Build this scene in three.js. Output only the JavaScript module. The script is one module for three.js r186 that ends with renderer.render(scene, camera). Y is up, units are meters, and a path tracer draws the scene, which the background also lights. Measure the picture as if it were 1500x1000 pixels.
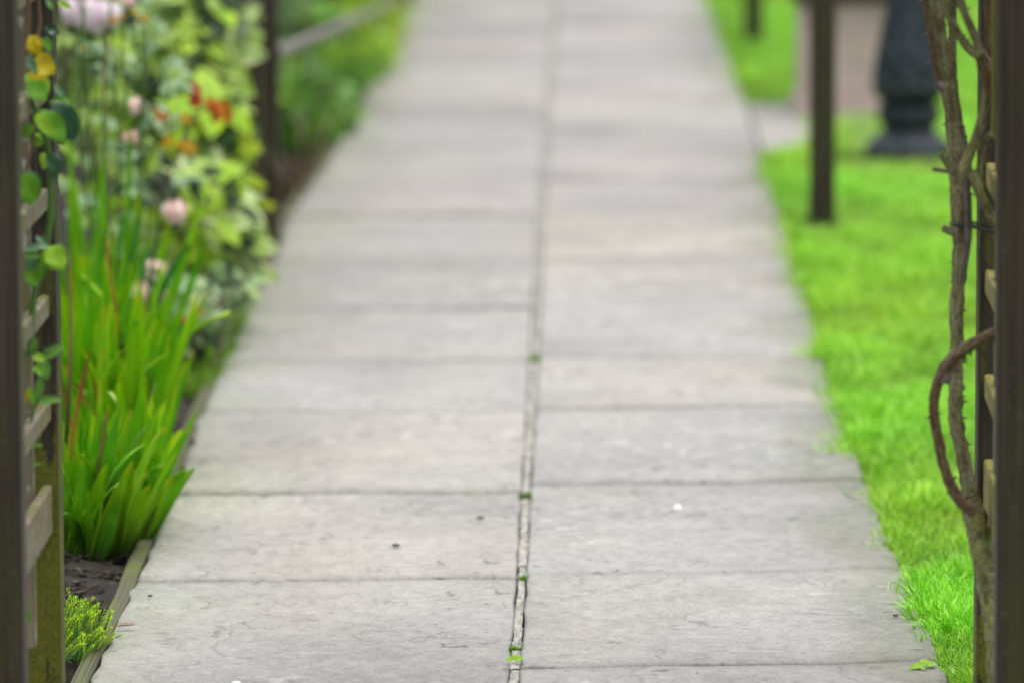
import * as THREE from 'three';
import { mergeGeometries } from 'three/addons/utils/BufferGeometryUtils.js';
import { RoundedBoxGeometry } from 'three/addons/geometries/RoundedBoxGeometry.js';

// ------------------------------------------------------------------ camera, sky, sun, exposure
const scene = new THREE.Scene();
const FPX = 8000, EYE = 1.45;                       // focal length in pixels of a 1500 x 1000 frame, eye height in metres
const camera = new THREE.PerspectiveCamera(2 * Math.atan(500 / FPX) * 180 / Math.PI, 1024 / 682, 0.5, 600);
camera.filmGauge = 36;
camera.position.set(0, EYE, 0);
camera.rotation.order = 'YXZ';
camera.rotation.set(-Math.atan(1018 / FPX), Math.atan(97 / FPX), -0.2 * Math.PI / 180);
camera.updateMatrixWorld(true);
camera.focus = 8.0;
camera.userData.fStop = 3.5;

const renderer = new THREE.WebGLRenderer({ antialias: true });
renderer.toneMapping = THREE.LinearToneMapping;
renderer.toneMappingExposure = 1.35;
renderer.shadowMap.enabled = true;
{
  const W = 64, H = 32, d = new Float32Array(W * H * 4);
  for (let j = 0; j < H; j++) {
    const s = Math.sin(((j + .5) / H - .5) * Math.PI);
    const L = s > 0 ? 0.22 + 1.7 * s : 0.10;
    for (let i = 0; i < W; i++) d.set(s > 0 ? [L * .99, L, L * 1.03, 1] : [L * .8, L, L * .6, 1], (j * W + i) * 4);
  }
  const sky = new THREE.DataTexture(d, W, H, THREE.RGBAFormat, THREE.FloatType);
  sky.mapping = THREE.EquirectangularReflectionMapping; sky.magFilter = THREE.LinearFilter; sky.needsUpdate = true;
  scene.background = sky; scene.environment = sky;
}
const sun = new THREE.DirectionalLight(0xfff4e4, 1.4);
sun.position.set(3.5, 16, -9); sun.target.position.set(0, 0, -12);
sun.castShadow = true; sun.shadow.radius = 26; sun.shadow.mapSize.set(2048, 2048);
Object.assign(sun.shadow.camera, { left: -14, right: 14, top: 18, bottom: -18, near: 1, far: 60 });
scene.add(sun, sun.target);

// ------------------------------------------------------------------ helpers
let seed = 12345;
const rnd = () => { seed = (seed + 0x6D2B79F5) | 0; let t = Math.imul(seed ^ (seed >>> 15), 1 | seed); t = (t + Math.imul(t ^ (t >>> 7), 61 | t)) ^ t; return ((t ^ (t >>> 14)) >>> 0) / 4294967296; };
const rr = (a, b) => a + (b - a) * rnd();
const gauss = () => (rnd() + rnd() + rnd() - 1.5) / 1.5;
const pick = a => a[Math.floor(rnd() * a.length)];
const clamp = (x, a = 0, b = 1) => Math.min(b, Math.max(a, x));
const smooth = (a, b, x) => { const t = clamp((x - a) / (b - a)); return t * t * (3 - 2 * t); };
const V = (x, y, z) => new THREE.Vector3(x, y, z);
const hash = (x, y, s) => { let h = Math.imul(x, 374761393) + Math.imul(y, 668265263) + Math.imul(s, 1274126177); h = Math.imul(h ^ (h >>> 13), 1274126177); return ((h ^ (h >>> 16)) >>> 0) / 4294967296; };
function vnoise(x, y, px, py, s) {                  // value noise that repeats every px, py cells
  const xi = Math.floor(x), yi = Math.floor(y); let fx = x - xi, fy = y - yi;
  fx = fx * fx * (3 - 2 * fx); fy = fy * fy * (3 - 2 * fy);
  const x0 = ((xi % px) + px) % px, x1 = (x0 + 1) % px, y0 = ((yi % py) + py) % py, y1 = (y0 + 1) % py;
  const a = hash(x0, y0, s), b = hash(x1, y0, s), c = hash(x0, y1, s), e = hash(x1, y1, s);
  return a + (b - a) * fx + (c - a) * fy + (a - b - c + e) * fx * fy;
}
const n1 = (x, s) => vnoise(x, s * 7.3, 4096, 4096, s);
const n2 = (x, y, s) => vnoise(x, y, 4096, 4096, s);
function rayDir(px, py) { return V((px - 750) / FPX, -(py - 500) / FPX, -1).applyQuaternion(camera.quaternion); }
function G(px, py, y = 0) { const d = rayDir(px, py); return camera.position.clone().addScaledVector(d, (y - EYE) / d.y); }      // on the level y
function D(px, py, z) { const d = rayDir(px, py); return camera.position.clone().addScaledVector(d, -z / d.z); }                 // on the plane z metres ahead

const names = new Map();
function numbered(n) { const k = names.get(n) ?? 0; names.set(n, k + 1); return k ? n + '_' + String(k).padStart(3, '0') : n; }
function tag(o, label, category, group, kind) { o.userData.label = label; o.userData.category = category; if (group) o.userData.group = group; if (kind) o.userData.kind = kind; return o; }
function thing(name, label, category, p = V(0, 0, 0), group) {
  const o = new THREE.Group(); o.name = numbered(name); o.position.copy(p); scene.add(o); tag(o, label, category, group); return o;
}
function mesh(name, geo, mat, parent = scene) {
  const m = new THREE.Mesh(geo, mat); m.name = parent === scene ? numbered(name) : name; m.castShadow = m.receiveShadow = true; parent.add(m); return m;
}
function struct(name, geo, mat, parent = scene) { const m = mesh(name, geo, mat, parent); if (parent === scene) m.userData.kind = 'structure'; return m; }

function dataTex(W, H, f, srgb = true) {            // f(u, v) -> [r, g, b] 0..1 linear (stored sRGB) or a number
  const d = new Uint8Array(W * H * 4), enc = x => { x = clamp(x); return 255 * (x < .0031308 ? 12.92 * x : 1.055 * Math.pow(x, 1 / 2.4) - .055); };
  for (let j = 0; j < H; j++) for (let i = 0; i < W; i++) {
    const c = f(i / W, j / H), k = (j * W + i) * 4;
    if (srgb) { d[k] = enc(c[0]); d[k + 1] = enc(c[1]); d[k + 2] = enc(c[2]); } else d[k] = d[k + 1] = d[k + 2] = 255 * clamp(c);
    d[k + 3] = 255;
  }
  const t = new THREE.DataTexture(d, W, H); t.wrapS = t.wrapT = THREE.RepeatWrapping; t.magFilter = THREE.LinearFilter; t.minFilter = THREE.LinearMipmapLinearFilter; t.generateMipmaps = true;
  if (srgb) t.colorSpace = THREE.SRGBColorSpace; t.needsUpdate = true; return t;
}
const lin = (r, g, b) => new THREE.Color().setRGB(r, g, b);
const mix3 = (a, b, t) => [a[0] + (b[0] - a[0]) * t, a[1] + (b[1] - a[1]) * t, a[2] + (b[2] - a[2]) * t];

// tapered tube through points with a radius each
function tube(pts, radii, rad = 8, seg = 5, rough = 0.08, sd = 1) {
  const c = new THREE.CatmullRomCurve3(pts, false, 'centripetal'), n = (pts.length - 1) * seg, pos = [], uv = [], idx = [];
  const len = c.getLength(); let nrm = V(0, 0, 1);
  for (let i = 0; i <= n; i++) {
    const t = i / n, p = c.getPoint(t), tg = c.getTangent(t), k = t * (pts.length - 1), a = Math.min(pts.length - 2, Math.floor(k)), r0 = radii[a] + (radii[a + 1] - radii[a]) * (k - a);
    nrm.addScaledVector(tg, -nrm.dot(tg)).normalize(); const bn = V().crossVectors(tg, nrm);
    for (let j = 0; j <= rad; j++) {
      const an = j / rad * 2 * Math.PI, r = r0 * (1 + rough * 2 * (n2((j % rad) * 1.7 + 9, i * .55, sd) - .5));
      pos.push(p.x + (nrm.x * Math.cos(an) + bn.x * Math.sin(an)) * r, p.y + (nrm.y * Math.cos(an) + bn.y * Math.sin(an)) * r, p.z + (nrm.z * Math.cos(an) + bn.z * Math.sin(an)) * r);
      uv.push(j / rad, t * len * 6);
    }
  }
  for (let i = 0; i < n; i++) for (let j = 0; j < rad; j++) { const a = i * (rad + 1) + j, b = a + rad + 1; idx.push(a, b, a + 1, b, b + 1, a + 1); }
  for (const e of [0, n]) {                          // closed ends
    const base = pos.length / 3, p = c.getPoint(e / n); pos.push(p.x, p.y, p.z); uv.push(.5, 0);
    for (let j = 0; j < rad; j++) { const a = e * (rad + 1) + j; e ? idx.push(base, a, a + 1) : idx.push(base, a + 1, a); }
  }
  const g = new THREE.BufferGeometry();
  g.setAttribute('position', new THREE.Float32BufferAttribute(pos, 3)); g.setAttribute('uv', new THREE.Float32BufferAttribute(uv, 2)); g.setIndex(idx); g.computeVertexNormals();
  return g;
}
// broad leaf in x (width) / y (length), facing +z; fold lifts the halves, curl bends the tip back
function leafGeo(L, W, fold, curl, pos = .42, n = 7, wave = 0) {
  const P = [], U = [], I = [];
  for (let i = 0; i <= n; i++) {
    const t = i / n, w = W * .5 * Math.pow(Math.sin(Math.PI * Math.pow(t, Math.log(.5) / Math.log(pos))), .75) + .0004;
    const a = curl * t, y = curl ? L * Math.sin(a) / curl : L * t, z0 = curl ? -L * (1 - Math.cos(a)) / curl : 0;
    for (let k = -2; k <= 2; k++) { const s = k / 2; P.push(w * s, y, z0 + fold * w * Math.abs(s) + wave * W * Math.sin(t * 9 + k) * Math.abs(s)); U.push(.5 + s * .5, t); }
  }
  for (let i = 0; i < n; i++) for (let k = 0; k < 4; k++) { const a = i * 5 + k, b = a + 5; I.push(a, a + 1, b, a + 1, b + 1, b); }
  const g = new THREE.BufferGeometry(); g.setAttribute('position', new THREE.Float32BufferAttribute(P, 3)); g.setAttribute('uv', new THREE.Float32BufferAttribute(U, 2)); g.setIndex(I); g.computeVertexNormals(); return g;
}
// sword-shaped pleated blade, growing +y and bending to +z; 'end' cuts the tip off
function swordGeo(L, W, bend, twist, end, n = 12) {
  const P = [], U = [], I = []; let y = 0, z = 0;
  for (let i = 0; i <= n; i++) {
    const t = i / n * end, a = bend * t * t;
    if (i) { y += Math.cos(a) * L * end / n; z += Math.sin(a) * L * end / n; }
    const w = W * .5 * Math.min(.45 + 1.5 * t, 1) * Math.pow(clamp(1.0001 - t), .55) * 1.15, tw = twist * t;
    for (let k = 0; k <= 6; k++) {
      const s = k / 3 - 1, d = (k % 2 ? .13 : -.06) * w + (Math.abs(s) * .25) * w, x = w * s;
      P.push(x * Math.cos(tw) + d * Math.sin(tw), y - d * Math.sin(a) + (i === n && end < .97 ? (k % 2) * .004 - Math.abs(s) * .006 : 0), z + (-x * Math.sin(tw) + d * Math.cos(tw)) * Math.cos(a)); U.push(k / 6, i / n);
    }
  }
  for (let i = 0; i < n; i++) for (let k = 0; k < 6; k++) { const a = i * 7 + k, b = a + 7; I.push(a, a + 1, b, a + 1, b + 1, b); }
  const g = new THREE.BufferGeometry(); g.setAttribute('position', new THREE.Float32BufferAttribute(P, 3)); g.setAttribute('uv', new THREE.Float32BufferAttribute(U, 2)); g.setIndex(I); g.computeVertexNormals(); return g;
}
const _z = V(0, 0, 1), _y = V(0, 1, 0);
// turns a mesh so that +y runs along dir and +z leans to face
function aim(m, dir, face) {
  const y = dir.clone().normalize(), z = face.clone().addScaledVector(y, -face.dot(y)); if (z.lengthSq() < 1e-6) z.set(y.y, -y.x, .1); z.normalize();
  const x = V().crossVectors(y, z); m.quaternion.setFromRotationMatrix(new THREE.Matrix4().makeBasis(x, y, z)); return m;
}

// ------------------------------------------------------------------ materials
const TW = 2.4;                                     // metres that one stone texture covers
const stoneH = new Float32Array(2048 * 2048);
const stoneMap = dataTex(2048, 2048, (u, v) => {
  const w = vnoise(u * 12, v * 12, 12, 12, 3) * .8;
  const big = vnoise(u * 7, v * 7, 7, 7, 1), mid = vnoise(u * 26 + w, v * 26, 26, 26, 2), fin = vnoise(u * 150, v * 110, 150, 110, 4), gr = vnoise(u * 700, v * 700, 700, 700, 5);
  // riven layers: contour steps of a warped height field give curved hairline ledges
  const h = vnoise(u * 9 + w * .9, v * 6 + w * .6, 9, 6, 6) * 1.0 + vnoise(u * 34 + w, v * 22, 34, 22, 7) * .33 + fin * .10;
  const st = h * 5.5, fr = st - Math.floor(st), act = smooth(.48, .72, vnoise(u * 20, v * 16, 20, 16, 8));
  const rag = (vnoise(u * 420, v * 300, 420, 300, 16) - .5) * .5 + .5 * smooth(.3, .7, vnoise(u * 70, v * 50, 70, 50, 17)), ledge = smooth(.80, .93, fr) * (1 - smooth(.95, 1, fr)) * act * clamp(rag * 1.5);
  const wu = u + (vnoise(u * 300, v * 300, 300, 300, 18) - .5) * .006, wv = v + (vnoise(u * 260, v * 260, 260, 260, 19) - .5) * .004 + (vnoise(u * 40, v * 40, 40, 40, 20) - .5) * .012;
  const pit = smooth(.885, .93, vnoise(wu * 170, wv * 120, 170, 120, 9)) * smooth(.4, .7, vnoise(u * 15, v * 15, 15, 15, 10));
  const scr = smooth(.86, .95, vnoise(wu * 70, wv * 330, 70, 330, 12)) * smooth(.52, .75, vnoise(u * 13, v * 17, 13, 17, 13));
  const i = Math.round(u * 2048), j = Math.round(v * 2048);
  stoneH[j * 2048 + i] = .42 + .30 * (Math.floor(st) / 5.5 + smooth(0, 1, fr) / 5.5 - .7) + (mid - .5) * .13 + (fin - .5) * .13 + (gr - .5) * .12 - ledge * .16 - pit * .30 - scr * .14;
  let b = .246 * (1 + (big - .5) * .26 + (mid - .5) * .17 + (fin - .5) * .24 + (gr - .5) * .36) * (1 - .34 * ledge) * (1 - .5 * pit) * (1 - .42 * scr);
  const warm = vnoise(u * 11, v * 9, 11, 9, 11) - .5, lich = smooth(.80, .9, vnoise(u * 90, v * 60, 90, 60, 14)) * smooth(.5, .8, vnoise(u * 8, v * 8, 8, 8, 15));
  b *= 1 + .3 * lich;
  return [b * (1.025 + warm * .05), b * (1.0 + warm * .0), b * (.95 - warm * .05)];
});
const stoneBump = dataTex(2048, 2048, (u, v) => stoneH[Math.round(v * 2048) * 2048 + Math.round(u * 2048)], false);
const stoneMats = [[1, 1, 1], [1.035, 1.015, 1.0], [.95, .945, .955], [1.015, .985, 1.0], [.99, .995, 1.015], [.86, .855, .875], [1.10, 1.085, 1.06], [1.05, 1.01, .96]].map(c =>
  new THREE.MeshStandardMaterial({ map: stoneMap, bumpMap: stoneBump, bumpScale: .008, roughness: .72, color: lin(...c), vertexColors: true }));
const mortarMap = dataTex(256, 256, (u, v) => {
  const a = vnoise(u * 14, v * 14, 14, 14, 21), b = vnoise(u * 60, v * 60, 60, 60, 22), g = smooth(.52, .72, vnoise(u * 9, v * 9, 9, 9, 23));
  const k = .27 * (1 + (a - .5) * .7 + (b - .5) * .4); return mix3([k, k * .97, k * .88], [.10, .12, .04], g * .5);
});
const mMortar = new THREE.MeshStandardMaterial({ map: mortarMap, bumpMap: mortarMap, bumpScale: .004, roughness: .95 });
const soilMap = dataTex(512, 512, (u, v) => {
  const a = vnoise(u * 20, v * 20, 20, 20, 31), b = vnoise(u * 90, v * 90, 90, 90, 32), c = vnoise(u * 220, v * 220, 220, 220, 33), k = .012 * (.3 + a * .7 + b * .7 + c * .5);
  return [k * 1.25, k, k * .78];
});
const mSoil = new THREE.MeshStandardMaterial({ map: soilMap, bumpMap: soilMap, bumpScale: .05, roughness: .95 });
const mChip = [[.035, .025, .018], [.018, .013, .010], [.075, .055, .038], [.012, .009, .007]].map(c => new THREE.MeshStandardMaterial({ color: lin(...c), roughness: .9 }));

// stained timber: u runs once round 0.3 m, v once along 1.6 m; mossy = algae towards the foot (v = 0 is the foot)
function postTex(mossy, s) {
  return dataTex(512, 2048, (u, v) => {
    const g1 = vnoise(u * 90, v * 5, 90, 5, s), g2 = vnoise(u * 230, v * 22, 230, 22, s + 1), bl = vnoise(u * 8, v * 12, 8, 12, s + 2), sp = vnoise(u * 120, v * 480, 120, 480, s + 3), fi = vnoise(u * 240, v * 900, 240, 900, s + 4);
    const k = .021 * (.3 + g1 * .8 + g2 * .55 + bl * .35);
    let c = [k * 1.28, k * 1.0, k * .72];
    const lv = v + (bl - .5) * .12, dens = mossy * (1 - smooth(mossy < .9 ? .06 : .22, mossy < .9 ? .25 : .42, lv)) + (mossy > .5 ? .32 : .2) * (1 - smooth(.4, .85, v));
    const m = smooth(.66 - dens * .33, .76 - dens * .33, .55 * vnoise(u * 14, v * 20, 14, 20, s + 5) + .25 * vnoise(u * 50, v * 70, 50, 70, s + 8) + .1 * sp + .1 * fi) * Math.min(1, dens * 1.3);
    c = mix3(c, mossy > .5 ? [.095 * (.4 + fi * .6 + sp * .4), .105 * (.4 + fi * .6 + sp * .4), .006] : [.05 * (.4 + fi), .055 * (.4 + fi), .008], m * .95);
    const worn = smooth(.86, .93, vnoise(u * 60, v * 160, 60, 160, s + 6)) * .35;
    return mix3(c, [.13, .12, .10], worn * .5);
  });
}
const woodBump = dataTex(512, 1024, (u, v) => .5 + .5 * (vnoise(u * 90, v * 5, 90, 5, 51) - .5) + .35 * (vnoise(u * 230, v * 40, 230, 40, 52) - .5) + .2 * (vnoise(u * 200, v * 400, 200, 400, 53) - .5), false);
const mPost = new THREE.MeshPhysicalMaterial({ map: postTex(.25, 61), bumpMap: woodBump, bumpScale: .0012, roughness: .5, specularIntensity: .5 });
const mPostMoss = new THREE.MeshPhysicalMaterial({ map: postTex(1, 71), bumpMap: woodBump, bumpScale: .0014, roughness: .6, specularIntensity: .5 });
const mPostHalf = new THREE.MeshPhysicalMaterial({ map: postTex(.6, 611), bumpMap: woodBump, bumpScale: .0013, roughness: .55, specularIntensity: .5 });
const slatMap = dataTex(256, 1024, (u, v) => {
  const g1 = vnoise(u * 60, v * 4, 60, 4, 81), g2 = vnoise(u * 120, v * 24, 120, 24, 82), bl = vnoise(u * 5, v * 14, 5, 14, 83), li = smooth(.75, .9, vnoise(u * 30, v * 110, 30, 110, 84));
  const k = .135 * (.55 + .45 * g1 + .3 * g2 + .3 * bl); return mix3(mix3([k * 1.12, k * .94, k * .62], [.105, .11, .014], smooth(.4, .8, bl) * .7), [.42, .42, .40], li * .6);
});
const mSlat = new THREE.MeshPhysicalMaterial({ map: slatMap, bumpMap: woodBump, bumpScale: .0015, roughness: .6, specularIntensity: .5 });
const edgeMap = dataTex(512, 1024, (u, v) => {
  const g1 = vnoise(u * 60, v * 3, 60, 3, 91), g2 = vnoise(u * 140, v * 14, 140, 14, 92), bl = vnoise(u * 3, v * 16, 3, 16, 93), cr = smooth(.72, .86, vnoise(u * 30, v * 2.0, 30, 2, 94));
  const k = .12 * (.5 + .5 * g1 + .3 * g2); return mix3(mix3([k * .66, k * .68, k * .34], [.085, .105, .018], smooth(.25, .8, bl) * .8), [.02, .02, .01], cr * .75);
});
const mEdge = new THREE.MeshStandardMaterial({ map: edgeMap, bumpMap: edgeMap, bumpScale: .004, roughness: .8 });
const barkTex = (c1, c2, s, lich) => dataTex(256, 512, (u, v) => {
  const a = vnoise(u * 12, v * 7, 12, 7, s), b = vnoise(u * 34, v * 18, 34, 18, s + 1), f = vnoise(u * 80, v * 90, 80, 90, s + 2), l = smooth(.60, .78, vnoise(u * 10, v * 26, 10, 26, s + 3)) * lich;
  const k = .5 + a * .45 + b * .4 + (f - .5) * .5; let c = mix3(c1, c2, smooth(.35, .75, b * .5 + a * .5)); c = c.map(x => x * k);
  const sp = smooth(.86, .93, vnoise(u * 40, v * 60, 40, 60, s + 4)) * lich; return mix3(mix3(c, [.20, .21, .10], l * .6), [.42, .42, .36], sp * .8);
});
const barkBump = dataTex(256, 512, (u, v) => .5 * vnoise(u * 24, v * 9, 24, 9, 101) + .3 * vnoise(u * 50, v * 30, 50, 30, 102) + .2 * vnoise(u * 90, v * 90, 90, 90, 103), false);
const bark = (c1, c2, s, lich = 1, r = .75) => new THREE.MeshStandardMaterial({ map: barkTex(c1, c2, s, lich), bumpMap: barkBump, bumpScale: .006, roughness: r });
const mBarkOld = bark([.13, .105, .05], [.20, .195, .085], 111), mBarkGreen = bark([.15, .14, .05], [.22, .225, .08], 121, .8), mBarkRed = bark([.12, .05, .022], [.13, .11, .03], 131, .35, .5), mBarkGrey = bark([.10, .08, .068], [.14, .115, .10], 141, .5, .5);
const mCaneLime = new THREE.MeshStandardMaterial({ color: lin(.13, .115, .02), roughness: .5 }), mThorn = new THREE.MeshStandardMaterial({ color: lin(.055, .035, .03), roughness: .55 });
const mTwig = new THREE.MeshStandardMaterial({ color: lin(.12, .075, .045), roughness: .7 }), mStemGreen = new THREE.MeshStandardMaterial({ color: lin(.06, .14, .02), roughness: .5 });

const mSlatMoss = mSlat.clone(); mSlatMoss.color = lin(1.25, 1.3, .55);
function leafMat(map, o = {}) { return new THREE.MeshPhysicalMaterial({ map, side: THREE.DoubleSide, roughness: .55, specularIntensity: .45, transmission: .34, thickness: 0, ...o }); }
function glossMat(map, o = {}) { return new THREE.MeshStandardMaterial({ map, side: THREE.DoubleSide, roughness: .34, ...o }); }
// sword leaf: pleat stripes along, foot darkened with painted-in shade, tip colour
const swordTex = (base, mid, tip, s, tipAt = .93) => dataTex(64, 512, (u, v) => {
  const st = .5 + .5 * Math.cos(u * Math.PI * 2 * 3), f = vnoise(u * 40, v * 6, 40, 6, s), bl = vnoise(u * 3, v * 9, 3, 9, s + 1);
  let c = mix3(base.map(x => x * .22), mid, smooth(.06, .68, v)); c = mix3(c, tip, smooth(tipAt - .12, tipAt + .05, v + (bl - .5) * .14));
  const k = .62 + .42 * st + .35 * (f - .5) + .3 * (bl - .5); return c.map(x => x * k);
});
const mSword = [
  leafMat(swordTex([.10, .24, .006], [.20, .60, .005], [.34, .66, .006], 201)),
  leafMat(swordTex([.06, .19, .006], [.13, .46, .008], [.24, .52, .01], 203)),
  leafMat(swordTex([.15, .30, .006], [.33, .72, .004], [.52, .76, .006], 205)),
  leafMat(swordTex([.10, .24, .006], [.30, .64, .006], [.60, .54, .012], 207, .97)),
  leafMat(swordTex([.04, .17, .02], [.06, .30, .05], [.12, .38, .06], 209)),
];
const mSwordDead = [leafMat(swordTex([.16, .12, .04], [.34, .27, .08], [.42, .34, .14], 211)), leafMat(swordTex([.20, .16, .02], [.40, .30, .02], [.34, .13, .03], 213, .75))];
const broadTex = (edge, mid, vein, s, ew = .3) => dataTex(96, 160, (u, v) => {
  const x = Math.abs(u - .5) * 2, bl = vnoise(u * 5, v * 6, 5, 6, s), f = vnoise(u * 30, v * 40, 30, 40, s + 1), e = smooth(1 - ew - .25, 1 - ew + .2, x + (bl - .5) * .5);
  let c = mix3(mid, edge, e); const vn = Math.abs(((v * 7 - x * 1.6) % 1 + 1) % 1 - .5); c = mix3(c, vein, .5 * smooth(.44, .5, vn) + .7 * (1 - smooth(.02, .07, x)));
  const k = .8 + .25 * f + .3 * (bl - .5); return c.map(q => q * k);
});
const mVar = [
  leafMat(broadTex([.50, .66, .15], [.20, .40, .035], [.46, .6, .14], 301, .45)),
  leafMat(broadTex([.44, .64, .05], [.26, .48, .025], [.42, .58, .1], 303, .5)),
  leafMat(broadTex([.62, .72, .34], [.30, .48, .13], [.55, .66, .3], 305, .45)),
  leafMat(broadTex([.40, .60, .01], [.26, .50, .008], [.44, .56, .03], 307)),
  leafMat(broadTex([.15, .24, .03], [.09, .17, .02], [.2, .3, .05], 309)),
];
const mLime = [leafMat(broadTex([.58, .68, .005], [.42, .60, .004], [.6, .64, .02], 311)), leafMat(broadTex([.46, .58, .01], [.28, .50, .006], [.5, .56, .03], 313))];
const mSilver = [leafMat(broadTex([.48, .62, .36], [.28, .46, .20], [.5, .62, .36], 315)), leafMat(broadTex([.58, .68, .46], [.30, .46, .18], [.52, .62, .38], 317)), leafMat(broadTex([.16, .27, .10], [.10, .20, .06], [.2, .3, .1], 319))];
const mRose = [glossMat(broadTex([.08, .19, .04], [.07, .17, .04], [.14, .24, .06], 321)), leafMat(broadTex([.26, .38, .06], [.17, .31, .04], [.3, .4, .08], 323)), glossMat(broadTex([.14, .24, .10], [.11, .22, .08], [.2, .3, .1], 325))];
const mAutumn = [leafMat(broadTex([.62, .16, .02], [.60, .22, .02], [.6, .3, .05], 331)), leafMat(broadTex([.55, .07, .02], [.52, .12, .02], [.5, .2, .05], 333)), leafMat(broadTex([.45, .035, .035], [.50, .06, .04], [.5, .1, .06], 335)), leafMat(broadTex([.62, .36, .01], [.60, .34, .01], [.6, .4, .05], 337))];
const mClimb = { bright: leafMat(broadTex([.24, .46, .015], [.25, .48, .02], [.32, .5, .04], 341)), mid: leafMat(broadTex([.11, .30, .015], [.12, .33, .015], [.2, .4, .03], 343)), dark: glossMat(broadTex([.018, .075, .032], [.016, .066, .03], [.04, .12, .05], 345), { roughness: .25 }), yellow: leafMat(broadTex([.55, .46, .012], [.60, .50, .015], [.55, .45, .03], 347)), bluish: glossMat(broadTex([.09, .21, .10], [.07, .18, .08], [.12, .24, .1], 349)), small: leafMat(broadTex([.13, .30, .06], [.14, .33, .05], [.25, .4, .08], 351), { roughness: .45 }) };
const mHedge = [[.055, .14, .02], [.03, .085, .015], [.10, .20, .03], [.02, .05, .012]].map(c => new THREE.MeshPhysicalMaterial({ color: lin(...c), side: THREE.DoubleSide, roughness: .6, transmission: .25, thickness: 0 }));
const tintMat = (t = .35, r = .6) => new THREE.MeshPhysicalMaterial({ color: 0xffffff, vertexColors: true, side: THREE.DoubleSide, roughness: r, specularIntensity: .2, transmission: t, thickness: 0 });

// ------------------------------------------------------------------ the setting
const lineX = (list, z) => { let i = 0; while (i < list.length - 2 && z > list[i + 1][1]) i++; const [x0, z0] = list[i], [x1, z1] = list[i + 1]; return x0 + (x1 - x0) * clamp((z - z0) / (z1 - z0), -3, 6); };
const edgeOf = pts => pts.map(([px, py]) => { const p = G(px, py); return [p.x, -p.z]; });
const leftEdge = edgeOf([[126, 1000], [194, 860], [252, 726], [292, 609], [340, 500], [402, 370], [432, 300], [512, 180], [562, 80], [603, 0]]);
const rightEdge = edgeOf([[1388, 1000], [1330, 860], [1278, 740], [1242, 640], [1206, 540], [1182, 440], [1160, 370], [1134, 300], [1110, 220], [1090, 150], [1072, 100], [1032, 0]]);
const midLine = edgeOf([[753, 1000], [765, 840], [771, 710], [778, 600], [783, 520], [788, 400], [793, 290], [805, 100], [813, 0]]);
const XL = z => z < 7.6 ? leftEdge[0][0] : z > 22 ? lineX(leftEdge, 22) : lineX(leftEdge, z), XR = z => z < 7.6 ? rightEdge[0][0] + .0 : z > 22 ? lineX(rightEdge, 22) : lineX(rightEdge, z), XM = z => z < 7.6 ? midLine[0][0] : z > 22 ? lineX(midLine, 22) : lineX(midLine, z);

{
  const g = new THREE.PlaneGeometry(500, 500); g.rotateX(-Math.PI / 2);
  struct('ground', g, new THREE.MeshStandardMaterial({ color: lin(.05, .085, .018), roughness: 1 })).position.y = -.14;
}
// planting bed: soil sheet with lumps, left of the path
function sheet(x0, x1, z0, z1, nx, nz, fy, uvs = 1) {
  const g = new THREE.PlaneGeometry(1, 1, nx, nz), p = g.attributes.position, u = g.attributes.uv;
  for (let i = 0; i < p.count; i++) { const a = p.getX(i) + .5, b = p.getY(i) + .5, z = z0 + (z1 - z0) * b, xa = typeof x0 === 'function' ? x0(z) : x0, xb = typeof x1 === 'function' ? x1(z) : x1, x = xa + (xb - xa) * a; p.setXYZ(i, x, fy(x, z), -z); u.setXY(i, x * uvs, z * uvs); }
  g.computeVertexNormals(); return g;
}
const bedY = (x, z) => -.035 + .028 * (n2(x * 9, z * 9, 401) - .5) + .05 * (n2(x * 28, z * 28, 402) - .5) + .03 * smooth(-.8, -1.6, x);
struct('planting_bed', sheet(-4, z => XL(z) - .027, 5, 34, 70, 500, bedY, 1.2), mSoil);
struct('path_bedding', sheet(z => XL(z) - .004, z => XR(z) + .03, 5, 34, 3, 60, () => -.032, 1.2), mSoil);
const lawnY = (x, z) => -.012 + .012 * (n2(x * 4, z * 4, 405) - .5) - .03 * (1 - smooth(0, .05, x - XR(z)));
const mLawn = new THREE.MeshStandardMaterial({ color: lin(.04, .06, .012), map: null, roughness: 1 });
struct('lawn_soil', sheet(z => XR(z) + .002, 7, 5, 34, 60, 240, lawnY), mLawn);

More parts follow.
